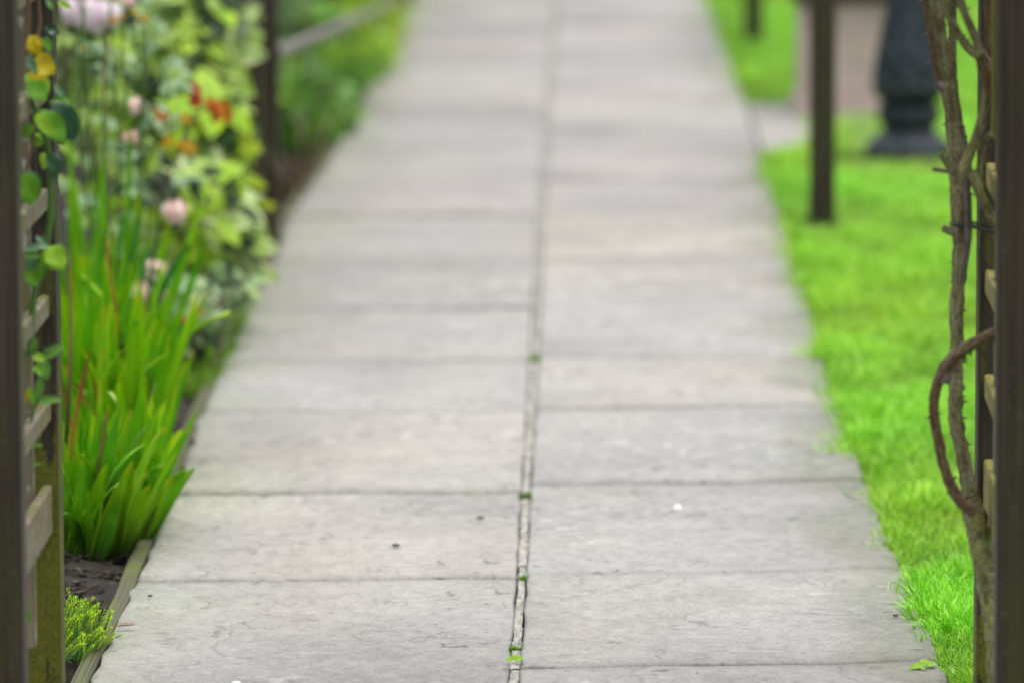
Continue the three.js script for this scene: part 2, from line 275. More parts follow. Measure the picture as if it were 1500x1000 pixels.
// path: every slab a piece, grid top with riven edges
const path = new THREE.Group(); path.name = numbered('path'); path.userData.kind = 'structure'; path.userData.label = 'straight garden path of two columns of grey riven sandstone slabs'; scene.add(path);
function slab(c, mat, sd, mossL = 0, stainShadeR = 0, rough = [1, 1, 1, 1], midL = rough[0] < .5, midR = rough[1] < .5) {       // c: near-left, near-right, far-right, far-left as [x, z]
  const us = [0, .008, .025, .08, .16, .27, .38, .5, .62, .73, .84, .92, .975, .992, 1], vs = [0, .005, .018, .05, .1, .17, .25, .34, .43, .52, .61, .70, .78, .86, .92, .96, .982, .995, 1];
  const nu = us.length, nv = vs.length, P = [], U = [], C = [], I = [], lift = (hash(sd, 1, 5) - .5) * .006, tx = (hash(sd, 2, 5) - .5) * .005, tz = (hash(sd, 3, 5) - .5) * .005, ou = hash(sd, 4, 5), ov = hash(sd, 5, 5);
  const at = (u, v) => {
    const x = (c[0][0] * (1 - u) + c[1][0] * u) * (1 - v) + (c[3][0] * (1 - u) + c[2][0] * u) * v, z = (c[0][1] * (1 - u) + c[1][1] * u) * (1 - v) + (c[3][1] * (1 - u) + c[2][1] * u) * v;
    const jx = (n1(z * 16 + u * 50, sd) - .5) * .012 + (n1(z * 60 + u * 50, sd + 3) - .5) * .006, jz = (n1(x * 14 + v * 70, sd + 7) - .5) * .012 + (n1(x * 55 + v * 70, sd + 9) - .5) * .005;
    const eu = smooth(.9, 1, Math.abs(u * 2 - 1)), ev = smooth(.93, 1, Math.abs(v * 2 - 1));
    return [x + jx * eu * (u < .5 ? rough[0] : rough[1]), z + jz * ev];
  };
  const put = (u, v, y) => {
    const [x, z] = at(u, v); P.push(x, y, -z); U.push(x / TW + ou, z / TW + ov);
    const b = n2(x * 5, z * 4, 411), mo = clamp(mossL * (1 - smooth(0, .3, u + (b - .5) * .4)) + stainShadeR * smooth(.75, 1, u + (b - .5) * .3)), k = 1 + (n2(x * 2.3, z * 1.4, 412) - .5) * .16, ed = 1 - .22 * (1 - smooth(0, .05, Math.min(v, 1 - v))) - .12 * (1 - smooth(0, .05, midL ? 1 - u + (midR ? 1 : 0) : midR ? u : Math.min(u, 1 - u)));
    const di = stainShadeR * smooth(.78, 1, u + (b - .5) * .35) * .7; C.push(k * ed * (1 - .16 * mo) * (1 - di), k * ed * (1 - .03 * mo) * (1 - di), k * ed * (1 - .38 * mo) * (1 - di));  // lawn-side edge darkened: soil staining and contact shadow painted in together
  };
  for (let j = 0; j < nv; j++) for (let i = 0; i < nu; i++) {
    const u = us[i], v = vs[j], e = (i === 0 || i === nu - 1 || j === 0 || j === nv - 1) ? 2 : (i === 1 || i === nu - 2 || j === 1 || j === nv - 2) ? 1 : 0, [x, z] = at(u, v);
    put(u, v, lift + tx * (u - .5) + tz * (v - .5) + (n2(x * 11, z * 8, 413) - .5) * .004 - (e === 2 ? ((i === 0 && midL) || (i === nu - 1 && midR) ? .004 : .0075) : e === 1 ? .0012 : 0));
  }
  for (let j = 0; j < nv - 1; j++) for (let i = 0; i < nu - 1; i++) { const a = j * nu + i, b = a + nu; I.push(a, a + 1, b, a + 1, b + 1, b); }
  const ring = []; for (let i = 0; i < nu; i++) ring.push(i); for (let j = 1; j < nv; j++) ring.push(j * nu + nu - 1); for (let i = nu - 2; i >= 0; i--) ring.push((nv - 1) * nu + i); for (let j = nv - 2; j > 0; j--) ring.push(j * nu);
  const base = P.length / 3; for (const r of ring) { P.push(P[r * 3], -.05, P[r * 3 + 2]); U.push(U[r * 2], U[r * 2 + 1] + .02); C.push(.4, .42, .3); }
  for (let k = 0; k < ring.length; k++) { const k2 = (k + 1) % ring.length; I.push(ring[k], base + k, ring[k2], ring[k2], base + k, base + k2); }
  const g = new THREE.BufferGeometry(); g.setAttribute('position', new THREE.Float32BufferAttribute(P, 3)); g.setAttribute('uv', new THREE.Float32BufferAttribute(U, 2)); g.setAttribute('color', new THREE.Float32BufferAttribute(C, 3)); g.setIndex(I); g.computeVertexNormals();
  return mesh('paving_slab', g, mat, path);
}
const GAP = .0076;                                   // half of the middle joint
const leftRows = [5.3, 6.6, 7.52, 8.467, 9.34, 10.357, 11.13, 12.0, 12.95, 13.97, 15.0, 15.95, 16.75, 17.4, 18.6, 19.5, 20.4, 21.3, 22.2, 23.1, 24.0, 25, 26, 27, 28], rightRows = [5.0, 5.8, 6.7, 7.69, 8.48, 9.42, 10.37, 11.13, 12.1, 12.95, 13.98, 14.9, 15.7, 16.6, 17.5, 18.5, 19.3, 20.2, 21.1, 22, 23, 24, 25, 26, 27, 28];
const leftTint = [0, 1, 0, 1, 6, 4, 0, 0, 2, 3, 0, 4, 5, 1, 2, 3, 5, 0, 2, 1], rightTint = [0, 2, 0, 0, 4, 4, 1, 4, 1, 7, 3, 3, 5, 6, 3, 4, 2, 3, 5, 0];
for (let i = 0; i < leftRows.length - 1; i++) {
  const J = [.004, .004, .006, .010, .003, .014, .003, .008, .004, .010, .004, .004][i] ?? .006, J2 = [.004, .006, .010, .003, .014, .003, .008, .004, .010, .004, .004][i] ?? .006, a = leftRows[i] + J * .4, b = leftRows[i + 1] - J2 * .6, sk = .03;
  slab([[XL(a), a - sk * .6], [XM(a) - GAP, a], [XM(b) - GAP, b], [XL(b), b - sk * .6]], stoneMats[leftTint[i % 20]], 500 + i, .4, 0, [1.1, .35]);
}
for (let i = 0; i < rightRows.length - 1; i++) {
  const a = rightRows[i] + .0024, b = rightRows[i + 1] - [.004, .004, .006, .005, .007, .003, .010, .012, .005, .010][i % 10] * .7, sk = .09;
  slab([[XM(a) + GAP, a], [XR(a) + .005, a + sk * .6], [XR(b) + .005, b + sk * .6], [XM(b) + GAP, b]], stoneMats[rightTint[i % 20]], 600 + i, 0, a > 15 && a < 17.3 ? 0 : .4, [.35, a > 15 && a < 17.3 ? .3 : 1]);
}
// side branch to the plinth
slab([[XR(15.6) + .011, 15.6], [1.04, 15.9], [1.04, 17.43], [XR(17.4) + .011, 17.40]], stoneMats[1], 700, 0, 0, [.3, 1]);
// middle joint: broken mortar pieces
for (let z = 5.4, i = 0; z < 24; i++) {
  const l = rr(.08, .30) * (z > 12 ? 2.5 : 1), z2 = z + l - rr(.0005, .003), P = [], I = [], w = GAP + rr(-.0006, .0016), n = 9, U = [], y = -.0016 + rr(-.0012, .0008);
  for (let k = 0; k <= n; k++) { const q = z + (z2 - z) * k / n, x = XM(q); for (const s of [-1, -.6, 0, .6, 1]) { P.push(x + s * (w + (Math.abs(s) === 1 ? rr(-.0030, .0014) : 0)), y - (Math.abs(s) === 1 ? .0018 : 0) + rr(-.0012, .0012) - (k === 0 || k === n ? .0012 : 0), -q); U.push(x * 3 + s * .1, q * 3); } }
  for (let k = 0; k < n; k++) for (let s = 0; s < 4; s++) { const a = k * 5 + s, b = a + 5; I.push(a, a + 1, b, a + 1, b + 1, b); }
  const B = P.length / 3; for (let k = 0; k <= n; k++) { P.push(P[k * 15], -.04, P[k * 15 + 2], P[k * 15 + 12], -.04, P[k * 15 + 14]); U.push(0, 0, 0, 0); }
  for (let k = 0; k < n; k++) { I.push(B + k * 2, k * 5, B + k * 2 + 2, k * 5, k * 5 + 5, B + k * 2 + 2); I.push(k * 5 + 4, B + k * 2 + 1, k * 5 + 9, k * 5 + 9, B + k * 2 + 1, B + k * 2 + 3); }
  const g = new THREE.BufferGeometry(); g.setAttribute('position', new THREE.Float32BufferAttribute(P, 3)); g.setAttribute('uv', new THREE.Float32BufferAttribute(U, 2)); g.setIndex(I); g.computeVertexNormals();
  mesh('mortar_piece', g, mMortar, path); z += l;
}
// timber edging along the bed
{
  const ed = thing('edging_board', 'long weathered timber edging board between the slabs and the planting bed', 'edging', V(0, 0, 0));
  const brk = [5.2, 8.9, 13.3, 17.6, 22];
  for (let b = 0; b < 4; b++) {
    const P = [], U = [], I = [], n = 40, x0 = -.028;
    for (let i = 0; i <= n; i++) {
      const z = brk[b] + .003 + (brk[b + 1] - brk[b] - .006) * i / n, x = XL(z) + (n1(z * 3, 421) - .5) * .006 - .001, yy = -.006 + (n1(z * 2, 422) - .5) * .006;
      for (const [dx, y, u] of [[x0, -.09, 0], [x0, yy - .007, .3], [x0 + .003, yy - .001, .35], [x0 + .014, yy, .5], [-.003, yy - .001, .85], [0, yy - .006, .9], [0, -.09, 1]]) { P.push(x + dx, y, -z); U.push(u, z * .9); }
    }
    for (let i = 0; i < n; i++) for (let k = 0; k < 6; k++) { const a = i * 7 + k, c = a + 7; I.push(a, a + 1, c, a + 1, c + 1, c); }
    const g = new THREE.BufferGeometry(); g.setAttribute('position', new THREE.Float32BufferAttribute(P, 3)); g.setAttribute('uv', new THREE.Float32BufferAttribute(U, 2)); g.setIndex(I); g.computeVertexNormals(); mesh('board', g, mEdge, ed);
  }
}

// ------------------------------------------------------------------ garden arches
function postGeo(w, d, h, r = .005) {
  const g = new RoundedBoxGeometry(w, h, d, 2, r), p = g.attributes.position, nn = g.attributes.normal, u = g.attributes.uv;
  for (let i = 0; i < p.count; i++) { const x = p.getX(i), y = p.getY(i), z = p.getZ(i); u.setXY(i, (Math.abs(nn.getX(i)) > .7 ? z + .11 : x + .05) / .3, (y + h / 2) / 1.6); }
  g.translate(0, h / 2, 0); return g;
}
const PW = .06, POST = postGeo(PW, PW, 2.25);
function putPost(parent, cornerX, z, side, mat, base = -.09, lean = 0) {      // cornerX: inner front corner; side -1 left, +1 right
  const m = mesh('post', POST, mat, parent); m.position.set(cornerX + side * PW / 2, base, -z - PW / 2); m.rotation.z = lean; return m;
}
const beam = (parent, name, a, b, w, h, mat = mPost) => { const L = a.distanceTo(b), m = mesh(name, postGeo(w, h, L, .004), mat, parent); m.position.copy(a); aim(m, b.clone().sub(a), V(0, 1, 0)); return m; };
const arch = thing('garden_arch', 'dark stained timber garden arch with slatted sides framing the path nearest the camera', 'garden arch', V(0, 0, 0));
const zLF = 6.8, zLR = 7.3, zRF = 6.95, zRR = 7.45;
const xLF = D(27, 500, zLF).x, xLR = D(83, 500, zLR).x, xRF = D(1465, 500, zRF).x, xRR = D(1434, 500, zRR).x;
putPost(arch, xLF, zLF, -1, mPost); putPost(arch, xLR, zLR, -1, mPostMoss); putPost(arch, xRF, zRF, 1, mPost, -.09, .003); putPost(arch, xRR, zRR, 1, mPostHalf);
function slatsOf(ys, side, xF, zF, xR, zR, inset) {
  const th = .014;
  ys.forEach(([y, h], i) => {
    const a = V(xF + side * (inset + th / 2), y, -(zF + PW * .4)), b = V(xR + side * (inset + th / 2), y, -(zR + .01));
    const L = a.distanceTo(b), g = new RoundedBoxGeometry(th, L, h, 2, .004), p = g.attributes.position, u = g.attributes.uv;
    for (let k = 0; k < p.count; k++) u.setXY(k, (p.getX(k) * 1.3 + p.getZ(k) + i * .3) / .2, (p.getY(k) + i * .37) / .5);
    const m = mesh('slat', g, side > 0 ? mSlatMoss : mSlat, arch); m.position.copy(a).add(b).multiplyScalar(.5); aim(m, b.clone().sub(a), V(0, 1, 0));
  });
}
const hAt = (py, z) => D(750, py, z).y;
{
  const LR = [[281, 306], [436, 466], [590, 616]], zz = zLR - .03;
  const ys = LR.map(([a, b]) => [(hAt(a, zz) + hAt(b, zz)) / 2, .030]); const sp = ys[0][0] - ys[1][0];
  for (let k = 1; k < 9; k++) ys.push([ys[0][0] + sp * k, .030]);
  ys.push([(hAt(714, zz) + hAt(786, zz)) / 2, hAt(714, zz) - hAt(786, zz)]);
  slatsOf(ys, -1, xLF, zLF, xLR, zLR, .0095);
  const RR = [[246, 276], [401, 436], [552, 590]], z2 = zRR - .03, y2 = RR.map(([a, b]) => [(hAt(a, z2) + hAt(b, z2)) / 2, .034]), s2 = y2[0][0] - y2[1][0];
  for (let k = 1; k < 9; k++) y2.push([y2[0][0] + s2 * k, .034]);
  y2.push([(hAt(678, z2) + hAt(760, z2)) / 2, hAt(678, z2) - hAt(760, z2)]);
  slatsOf(y2, 1, xRF, zRF, xRR, zRR, .0085);
  for (const [z, px, s] of [[7.06, 40, -1], [7.21, 58, -1], [7.17, 1462, 1], [7.33, 1452, 1]]) {
    const x = D(px, 500, z).x, g = postGeo(.014, .03, 1.9, .003), m = mesh('batten', g, mSlat, arch); m.position.set(s < 0 ? Math.min(x, xLF - .025) - .007 : x + .012, .12, -z);
  }
  // roof of the arch
  beam(arch, 'beam', V(xLF - .03, 2.16, -(zLF - .1)), V(xLR - .03, 2.16, -(zLR + .18)), .045, .09); beam(arch, 'beam', V(xRF + .03, 2.16, -(zRF - .1)), V(xRR + .03, 2.16, -(zRR + .18)), .045, .09);
  for (let k = 0; k < 4; k++) { const t = k / 3; beam(arch, 'rafter', V(xLF - .15, 2.25, -(zLF + .5 * t + .02)), V(xRF + .15, 2.25, -(zRF + .5 * t + .02)), .035, .07); }
}
const arch2 = thing('garden_arch', 'second dark timber arch farther along the path, its left posts beside the variegated shrub', 'garden arch', V(0, 0, 0));
const xB = D(382, 350, 13.36).x, xC = D(380, 300, 12.86).x, xD = D(1188, 318, 13.75).x;
{
  const a = putPost(arch2, xB, 13.36, -1, mPost, -.06); a.position.x += .036; a.scale.x = 1.3; const b = putPost(arch2, xC, 12.86, -1, mPost, -.06); b.scale.x = 1.2; const c = putPost(arch2, xD, 13.75, 1, mPost, -.06); c.scale.x = c.scale.z = 1.08;
  beam(arch2, 'beam', V(xC - .03, 2.2, -12.7), V(xB, 2.2, -13.6), .045, .08); beam(arch2, 'rafter', V(xB - .2, 2.28, -13.4), V(xD + .25, 2.28, -13.95), .035, .07);
}
{
  const p = D(1104, 60, 20.07), t = thing('garden_post', 'slim dark timber post standing far back on the lawn right of the path', 'post', V(p.x, 0, p.z));
  const m = mesh('post', postGeo(.068, .068, 2.1), mPost, t); m.position.y = -.06; const cap = new THREE.ConeGeometry(.048, .03, 4); cap.rotateY(Math.PI / 4); mesh('post_cap', cap, mPost, t).position.y = 2.055;
}
// pale pole sloping away from the second arch
{
  const a = D(404, 78, 13.75), b = D(585, 0, 20.5), t = mesh('wooden_pole', tube([a, a.clone().lerp(b, .5), b], [.016, .014, .012], 8, 6, .05, 3), new THREE.MeshStandardMaterial({ color: lin(.15, .135, .125), roughness: .7 }));
  tag(t, 'pale grey wooden pole sloping down from the second arch post into the bed', 'pole');
}

// ------------------------------------------------------------------ stone plinth and black ornamental post
{
  const x0 = D(1172, 165, 17).x, x1 = D(1330, 165, 17).x, p = V((x0 + x1) / 2, 0, -17.18), t = thing('stone_plinth', 'squat pinkish sandstone plinth with overhanging mossy cap behind the black post', 'plinth', p);
  const w = x1 - x0, sMap = dataTex(256, 256, (u, v) => { const k = .36 * (.85 + .2 * vnoise(u * 6, v * 6, 6, 6, 431) + .16 * vnoise(u * 40, v * 40, 40, 40, 432)); return [k * 1.08, k * .88, k * .80]; });
  const mS = new THREE.MeshStandardMaterial({ map: sMap, bumpMap: sMap, bumpScale: .004, roughness: .85 }), mC = new THREE.MeshStandardMaterial({ color: lin(.17, .15, .085), map: mortarMap, roughness: .9 });
  mesh('base_block', new RoundedBoxGeometry(w + .03, .05, .36, 2, .006), mS, t).position.y = .022;
  mesh('block', new RoundedBoxGeometry(w, .30, .33, 2, .008), mS, t).position.y = .047 + .15;
  mesh('cap', new RoundedBoxGeometry(w + .05, .06, .38, 2, .01), mC, t).position.y = .347 + .03;
}
{
  const p = G(1332, 224), s = 8000 / 15.6, t = thing('ornamental_post', 'black turned cast post with ringed foot standing on the lawn', 'ornamental post', V(p.x, -.01, p.z));
  const mB = new THREE.MeshStandardMaterial({ color: lin(.006, .0145, .024), roughness: .5, bumpMap: dataTex(256, 256, (u, v) => .6 * vnoise(u * 12, v * 8, 12, 8, 441) + .4 * vnoise(u * 40, v * 30, 40, 30, 442), false), bumpScale: .022 });
  const L = (pts, flute = 0) => { const g = new THREE.LatheGeometry(pts.map(([r, y]) => new THREE.Vector2(r, y)), 60), q = g.attributes.position; if (flute) for (let i = 0; i < q.count; i++) { const x = q.getX(i), z = q.getZ(i), a = Math.atan2(z, x), k = 1 + flute * Math.cos(a * 10); q.setX(i, x * k); q.setZ(i, z * k); } g.computeVertexNormals(); return g; };
  mesh('foot', L([[0, 0], [.120, 0], [.127, .008], [.127, .024], [.118, .040], [.100, .056], [.084, .068], [.076, .080], [.074, .090], [0, .090]]), mB, t);
  mesh('ring', L([[.07, .09], [.084, .094], [.091, .106], [.091, .136], [.086, .150], [.078, .156], [.07, .156]]), mB, t);
  mesh('shaft', L([[.07, .156], [.080, .160], [.094, .172], [.103, .19], [.105, .208], [.103, .235], [.094, .30], [.080, .37], [.067, .44], [.056, .55], [.051, .66], [.05, .74], [.05, .78]], .018), mB, t);
  mesh('collar', L([[.05, .78], [.064, .784], [.07, .80], [.064, .816], [.045, .82], [.04, .86], [.05, .87], [0, .87]]), mB, t);
  mesh('finial', L([[.03, .87], [.055, .885], [.068, .92], [.062, .955], [.04, .98], [.012, .995], [0, 1.0]]), mB, t);
  const mL = new THREE.MeshStandardMaterial({ color: lin(.16, .17, .18), roughness: .9 });  // material of the two small pale spots set on the shaft
  for (const [px, py] of [[1338, 27], [1338, 108]]) { const q = D(px, py, 15.8), y = q.y + .01, r = .094 - (y - .18) * .105, a = Math.asin(clamp((q.x - p.x) / r, -.9, .9)); const m = mesh('pale_spot', new THREE.SphereGeometry(.012, 10, 6).scale(1, 1.3, .15), mL, t); m.position.set(Math.sin(a) * r, y, Math.cos(a) * r); m.rotation.y = a; }
}

// ------------------------------------------------------------------ lawn grass (nobody could count it)
function bladeInto(P, C, I, x, z, h, w, dir, lean, c0, c1, seg = 3) {
  const b = P.length / 3, ca = Math.cos(dir), sa = Math.sin(dir), fa = dir + Math.PI / 2 + rr(-.6, .6);
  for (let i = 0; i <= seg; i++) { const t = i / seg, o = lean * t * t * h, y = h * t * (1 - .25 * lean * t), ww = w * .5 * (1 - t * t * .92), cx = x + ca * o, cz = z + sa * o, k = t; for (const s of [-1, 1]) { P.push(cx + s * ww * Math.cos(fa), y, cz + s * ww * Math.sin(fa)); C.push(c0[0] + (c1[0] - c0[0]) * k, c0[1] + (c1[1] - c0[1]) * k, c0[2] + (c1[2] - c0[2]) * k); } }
  for (let i = 0; i < seg; i++) { const a = b + i * 2; I.push(a, a + 1, a + 2, a + 1, a + 3, a + 2); }
}
const finish = (P, C, I) => { const g = new THREE.BufferGeometry(); g.setAttribute('position', new THREE.Float32BufferAttribute(P, 3)); g.setAttribute('color', new THREE.Float32BufferAttribute(C, 3)); g.setIndex(I); g.computeVertexNormals(); return g; };
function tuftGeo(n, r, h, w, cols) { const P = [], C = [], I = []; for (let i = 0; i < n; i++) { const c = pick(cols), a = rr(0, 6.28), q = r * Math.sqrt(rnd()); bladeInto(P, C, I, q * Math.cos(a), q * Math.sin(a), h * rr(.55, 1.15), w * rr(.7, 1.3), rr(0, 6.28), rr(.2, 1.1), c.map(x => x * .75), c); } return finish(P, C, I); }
const grassCols = [[.29, .62, .002], [.34, .66, .002], [.22, .54, .002], [.45, .72, .003], [.16, .44, .008], [.36, .66, .012], [.27, .58, .02], [.52, .78, .16], [.50, .78, .14]];
const mGrass = tintMat(.42, .42); mGrass.specularIntensity = .4;
function lawn(label, z0, z1, test, dens) {
  const g = tuftGeo(18, .019, .040, .0027, grassCols), M = [], o = new THREE.Object3D(), cols = [];
  for (let z = z0; z < z1; z += .25) {
    const xa = XR(z) - .01, xb = .088 * z + .55, n = Math.round((xb - xa) * .25 * dens(z));
    for (let i = 0; i < n; i++) {
      const zz = z + rnd() * .25, e = XR(zz) + (n1(zz * 4, 451) - .5) * .028 + (n1(zz * 17, 452) - .5) * .026 + (rnd() < .16 ? -.035 * rnd() : 0) + .008 - .008 * smooth(8, 9.5, zz) * (1 - smooth(12.5, 15, zz)), x = e + (xb - e) * rnd();
      if (!test(x, zz)) continue;
      const d = x - e, cl = n2(x * 7, zz * 5, 453), big = n2(x * 1.6, zz * 1.1, 454);
      o.position.set(x, Math.max(lawnY(x, zz), -.014) - .002, -zz); const s = rr(.75, 1.25) * (.62 + .7 * cl * (.5 + n2(x * 17, zz * 13, 456))) * (z < 9.6 ? .8 : 1) * (z > 13 ? .9 : 1) * (d < .03 ? .9 : 1) * (Math.hypot(x - .94, zz - 15.42) < .26 ? .28 : 1) * (Math.abs(x - xD - .03) < .07 && Math.abs(zz - 13.65) < .2 ? .35 : 1); o.scale.set(s * (z > 13 ? 1.5 : 1), s, s * (z > 13 ? 1.5 : 1)); o.rotation.set(rr(-.25, .25), rr(0, 6.28), (d < .035 ? .85 : d < .07 ? .4 : 0) * rnd() + rr(-.2, .2) * .7); o.updateMatrix(); M.push(o.matrix.clone());
      const k = .84 + .36 * cl + .26 * gauss(), wv = big - .5 + .5 * gauss(); cols.push(lin(.98 * k * (1 + wv * .3), k, k * (.5 + rnd())));
    }
  }
  const im = new THREE.InstancedMesh(g, mGrass, M.length); M.forEach((m, i) => { im.setMatrixAt(i, m); im.setColorAt(i, cols[i]); });
  im.name = numbered('grass'); im.castShadow = im.receiveShadow = true; scene.add(im); tag(im, label, 'grass', null, 'stuff');
}
const plinthAt = (x, z) => x > .66 && z > 16.9 && z < 17.45;
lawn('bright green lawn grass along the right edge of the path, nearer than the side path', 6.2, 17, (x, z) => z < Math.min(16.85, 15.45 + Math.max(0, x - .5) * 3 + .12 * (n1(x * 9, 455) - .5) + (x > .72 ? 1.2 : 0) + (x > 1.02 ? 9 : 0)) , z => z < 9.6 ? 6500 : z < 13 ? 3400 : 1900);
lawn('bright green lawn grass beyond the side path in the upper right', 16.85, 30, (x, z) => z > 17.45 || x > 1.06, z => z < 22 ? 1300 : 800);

// ------------------------------------------------------------------ planting bed: chips, heather, sword-leaved clumps
{
  const t = new THREE.Group(); t.name = numbered('bark_chips'); t.userData = { label: 'dark bark chips and crumbs of soil lying on the planting bed', category: 'bark chips', kind: 'stuff' }; scene.add(t);
  const gs = mChip.map(() => []);
  for (let i = 0; i < 6500; i++) {
    const z = i < 3800 ? rr(7.3, 9.4) : 6.9 + 7 * Math.pow(rnd(), 1.3), x = XL(z) - .04 - rnd() * (i < 3800 ? .2 : .4), g = new THREE.IcosahedronGeometry(1, 0), s = i < 3800 ? rr(.0014, .0052) : rr(.003, .011);
    const p = g.attributes.position; for (let k = 0; k < p.count; k++) { const h = 1 + (hash(Math.round(p.getX(k) * 9), Math.round(p.getY(k) * 9 + p.getZ(k) * 31), i) - .5) * .7; p.setXYZ(k, p.getX(k) * h, p.getY(k) * h, p.getZ(k) * h); }
    g.scale(s * rr(1, 2.6), s * rr(.35, .8), s); g.rotateY(rr(0, 6.3)); g.rotateZ(rr(-.5, .5)); g.translate(x, bedY(x, z) + s * .3, -z); g.computeVertexNormals(); gs[Math.floor(rnd() * 4)].push(g);
  }
  gs.forEach((a, i) => mesh('chips', mergeGeometries(a), mChip[i], t));
}
function sprigGeo(L, n) {
  const P = [], C = [], I = [], ax = []; const bend = rr(-.5, .5);
  for (let i = 0; i <= n; i++) { const t = i / n; ax.push(V(bend * L * t * t * .5, L * t, rr(-.001, .001))); }
  for (let i = 0; i < n; i++) {                      // reddish twig
    const b = P.length / 3, p = ax[i], q = ax[i + 1]; for (const [o, e] of [[p, -1], [p, 1], [q, -1], [q, 1]]) { P.push(o.x + e * .0009, o.y, o.z); C.push(.22, .10, .035); } I.push(b, b + 1, b + 2, b + 1, b + 3, b + 2);
  }
  for (let i = 2; i <= n; i++) for (let k = 0; k < 5; k++) {
    const p = ax[i], t = i / n, a = k * 1.257 + i * .63, l = .0100 * (1.15 - .5 * t), up = .35 + .9 * t, d = V(Math.cos(a), up, Math.sin(a)).normalize(), s = V(-Math.sin(a), 0, Math.cos(a)).multiplyScalar(.0006), b = P.length / 3;
    const c = mix3([.09, .30, .035], [.50, .80, .01], smooth(.35, 1, t) * .95), c2 = mix3(c, [.40, .52, .30], .25);
    const e = p.clone().addScaledVector(d, l), m = p.clone().addScaledVector(d, l * .55);
    for (const [q, cc] of [[p.clone().sub(s), c], [p.clone().add(s), c], [m.clone().sub(s), c], [m.clone().add(s), c2], [e, c2]]) { P.push(q.x, q.y, q.z); C.push(...cc); }
    I.push(b, b + 1, b + 2, b + 1, b + 3, b + 2, b + 2, b + 3, b + 4);
  }
  return finish(P, C, I);
}
const mHeather = tintMat(.35, .5);
{
  const c = G(92, 958, -.02), t = thing('heather_plant', 'low feathery green heather at the bottom left between post and edging board', 'heather', V(c.x, -.03, c.z));
  const gs = [0, 1, 2, 3, 4, 5].map(() => sprigGeo(rr(.045, .06), 13));
  mesh('stem', tube([V(0, -.02, 0), V(.004, .02, .003), V(.01, .05, 0)], [.004, .003, .002], 6, 3), mBarkRed, t);
  for (let i = 0; i < 190; i++) {
    const a = rr(0, 6.28), q = Math.sqrt(rnd()), x = Math.cos(a) * q * .046, z = Math.sin(a) * q * .115, h = .048 * (1 - q * q * .85) * rr(.4, 1.05);
    const m = mesh('sprig', pick(gs), mHeather, t); m.position.set(x, h, z); const s = rr(.7, 1.15); m.scale.setScalar(s); aim(m, V(Math.cos(a) * q * .55 + rr(-.3, .3), rr(.6, 1.1), Math.sin(a) * q * .7 + rr(-.35, .35)), V(rr(-1, 1), .2, 1));
  }
}
const swords = []; for (const L of [.2, .28, .36, .45, .55, .66, .78]) for (const e of [1, 1, .97, .84, .78]) for (const b of [.15, .5, 1.0]) swords.push({ L, g: swordGeo(L, rr(.023, .031), b * rr(.7, 1.3), rr(-.6, .6), e) });
const reseed = t => { seed = 977; for (const c of t) seed = (Math.imul(seed, 31) + c.charCodeAt(0)) | 0; };
function swordClump(name, label, base, fans, per, rx, rz, L0, L1, lean, spread, mats, deadN, wide) {
  reseed(label); const t = thing(name, label, 'sword-leaved plant', base);
  for (let f = 0; f < fans; f++) {
    const a = rr(0, 6.28), q = Math.sqrt(rnd()), bx = Math.cos(a) * q * rx, bz = Math.sin(a) * q * rz, nrm = V(rr(-.7, .7), .1, 1).normalize(), side = V().crossVectors(_y, nrm).normalize(), mean = lean[0] + Math.cos(a) * q * .18 + gauss() * .1, fwd = lean[1] + Math.sin(a) * q * .2 + gauss() * .08, fm = pick(mats);
    for (let i = 0; i < per; i++) {
      const k = per > 1 ? i / (per - 1) * 2 - 1 : 0, L = (L0 + (L1 - L0) * rnd()) * (1 - .22 * Math.abs(k)), near = swords.filter(s => Math.abs(s.L - L) < .08), s = pick(near.length ? near : swords), arch = rnd() < .12;
      const m = mesh('leaf', s.g, rnd() < .6 ? fm : pick(mats), t), ang = mean + k * spread + rr(-.05, .05); m.position.set(bx + k * .008, -.012, bz + rr(-.006, .006)); m.scale.set(wide * rr(.55, 1.2), L / s.L, arch ? 2.6 : rr(.7, 1.3));
      const d = side.clone().multiplyScalar(Math.tan(clamp(ang, -.75, .62))).add(V(0, 1, fwd + rr(-.06, .06))); aim(m, d, nrm.clone().add(V(rr(-.25, .25) + (arch ? rr(-1.6, .9) : 0), 0, 0)));
    }
  }
  for (let i = 0; i < deadN; i++) { const L = rr(.1, .38), s = pick(swords.filter(q => Math.abs(q.L - L) < .1)), m = mesh('leaf', s.g, pick(mSwordDead), t); m.userData.label = 'withered brown leaf'; m.position.set(rr(-rx, rx) * .9, rr(0, .3) * rnd() * (L1 / .5), rr(-rz, rz)); m.scale.set(rr(.25, .5), L / s.L, .6); aim(m, V(gauss() * .5 - .05, rr(.4, 1), gauss() * .5 + .1), V(gauss(), .3, 1)); }
  return t;
}
{
  const b1 = G(138, 805, -.03), b2 = G(152, 712, -.03), b3 = G(135, 640, -.03);
  const bright = [mSword[0], mSword[2], mSword[1], mSword[3], mSword[0], mSword[1], mSword[2]];
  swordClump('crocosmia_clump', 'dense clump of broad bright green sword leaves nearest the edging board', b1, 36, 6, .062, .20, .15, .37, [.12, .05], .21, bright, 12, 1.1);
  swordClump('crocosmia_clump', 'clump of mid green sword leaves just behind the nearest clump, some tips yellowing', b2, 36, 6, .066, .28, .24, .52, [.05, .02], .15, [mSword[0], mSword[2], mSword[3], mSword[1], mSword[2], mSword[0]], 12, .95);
  swordClump('crocosmia_clump', 'tallest clump of long narrow sword leaves rising beside the left arch', b3, 13, 4, .06, .22, .46, .80, [.12, .02], .17, [mSword[1], mSword[4], mSword[0], mSword[0], mSword[2]], 8, .85);
}

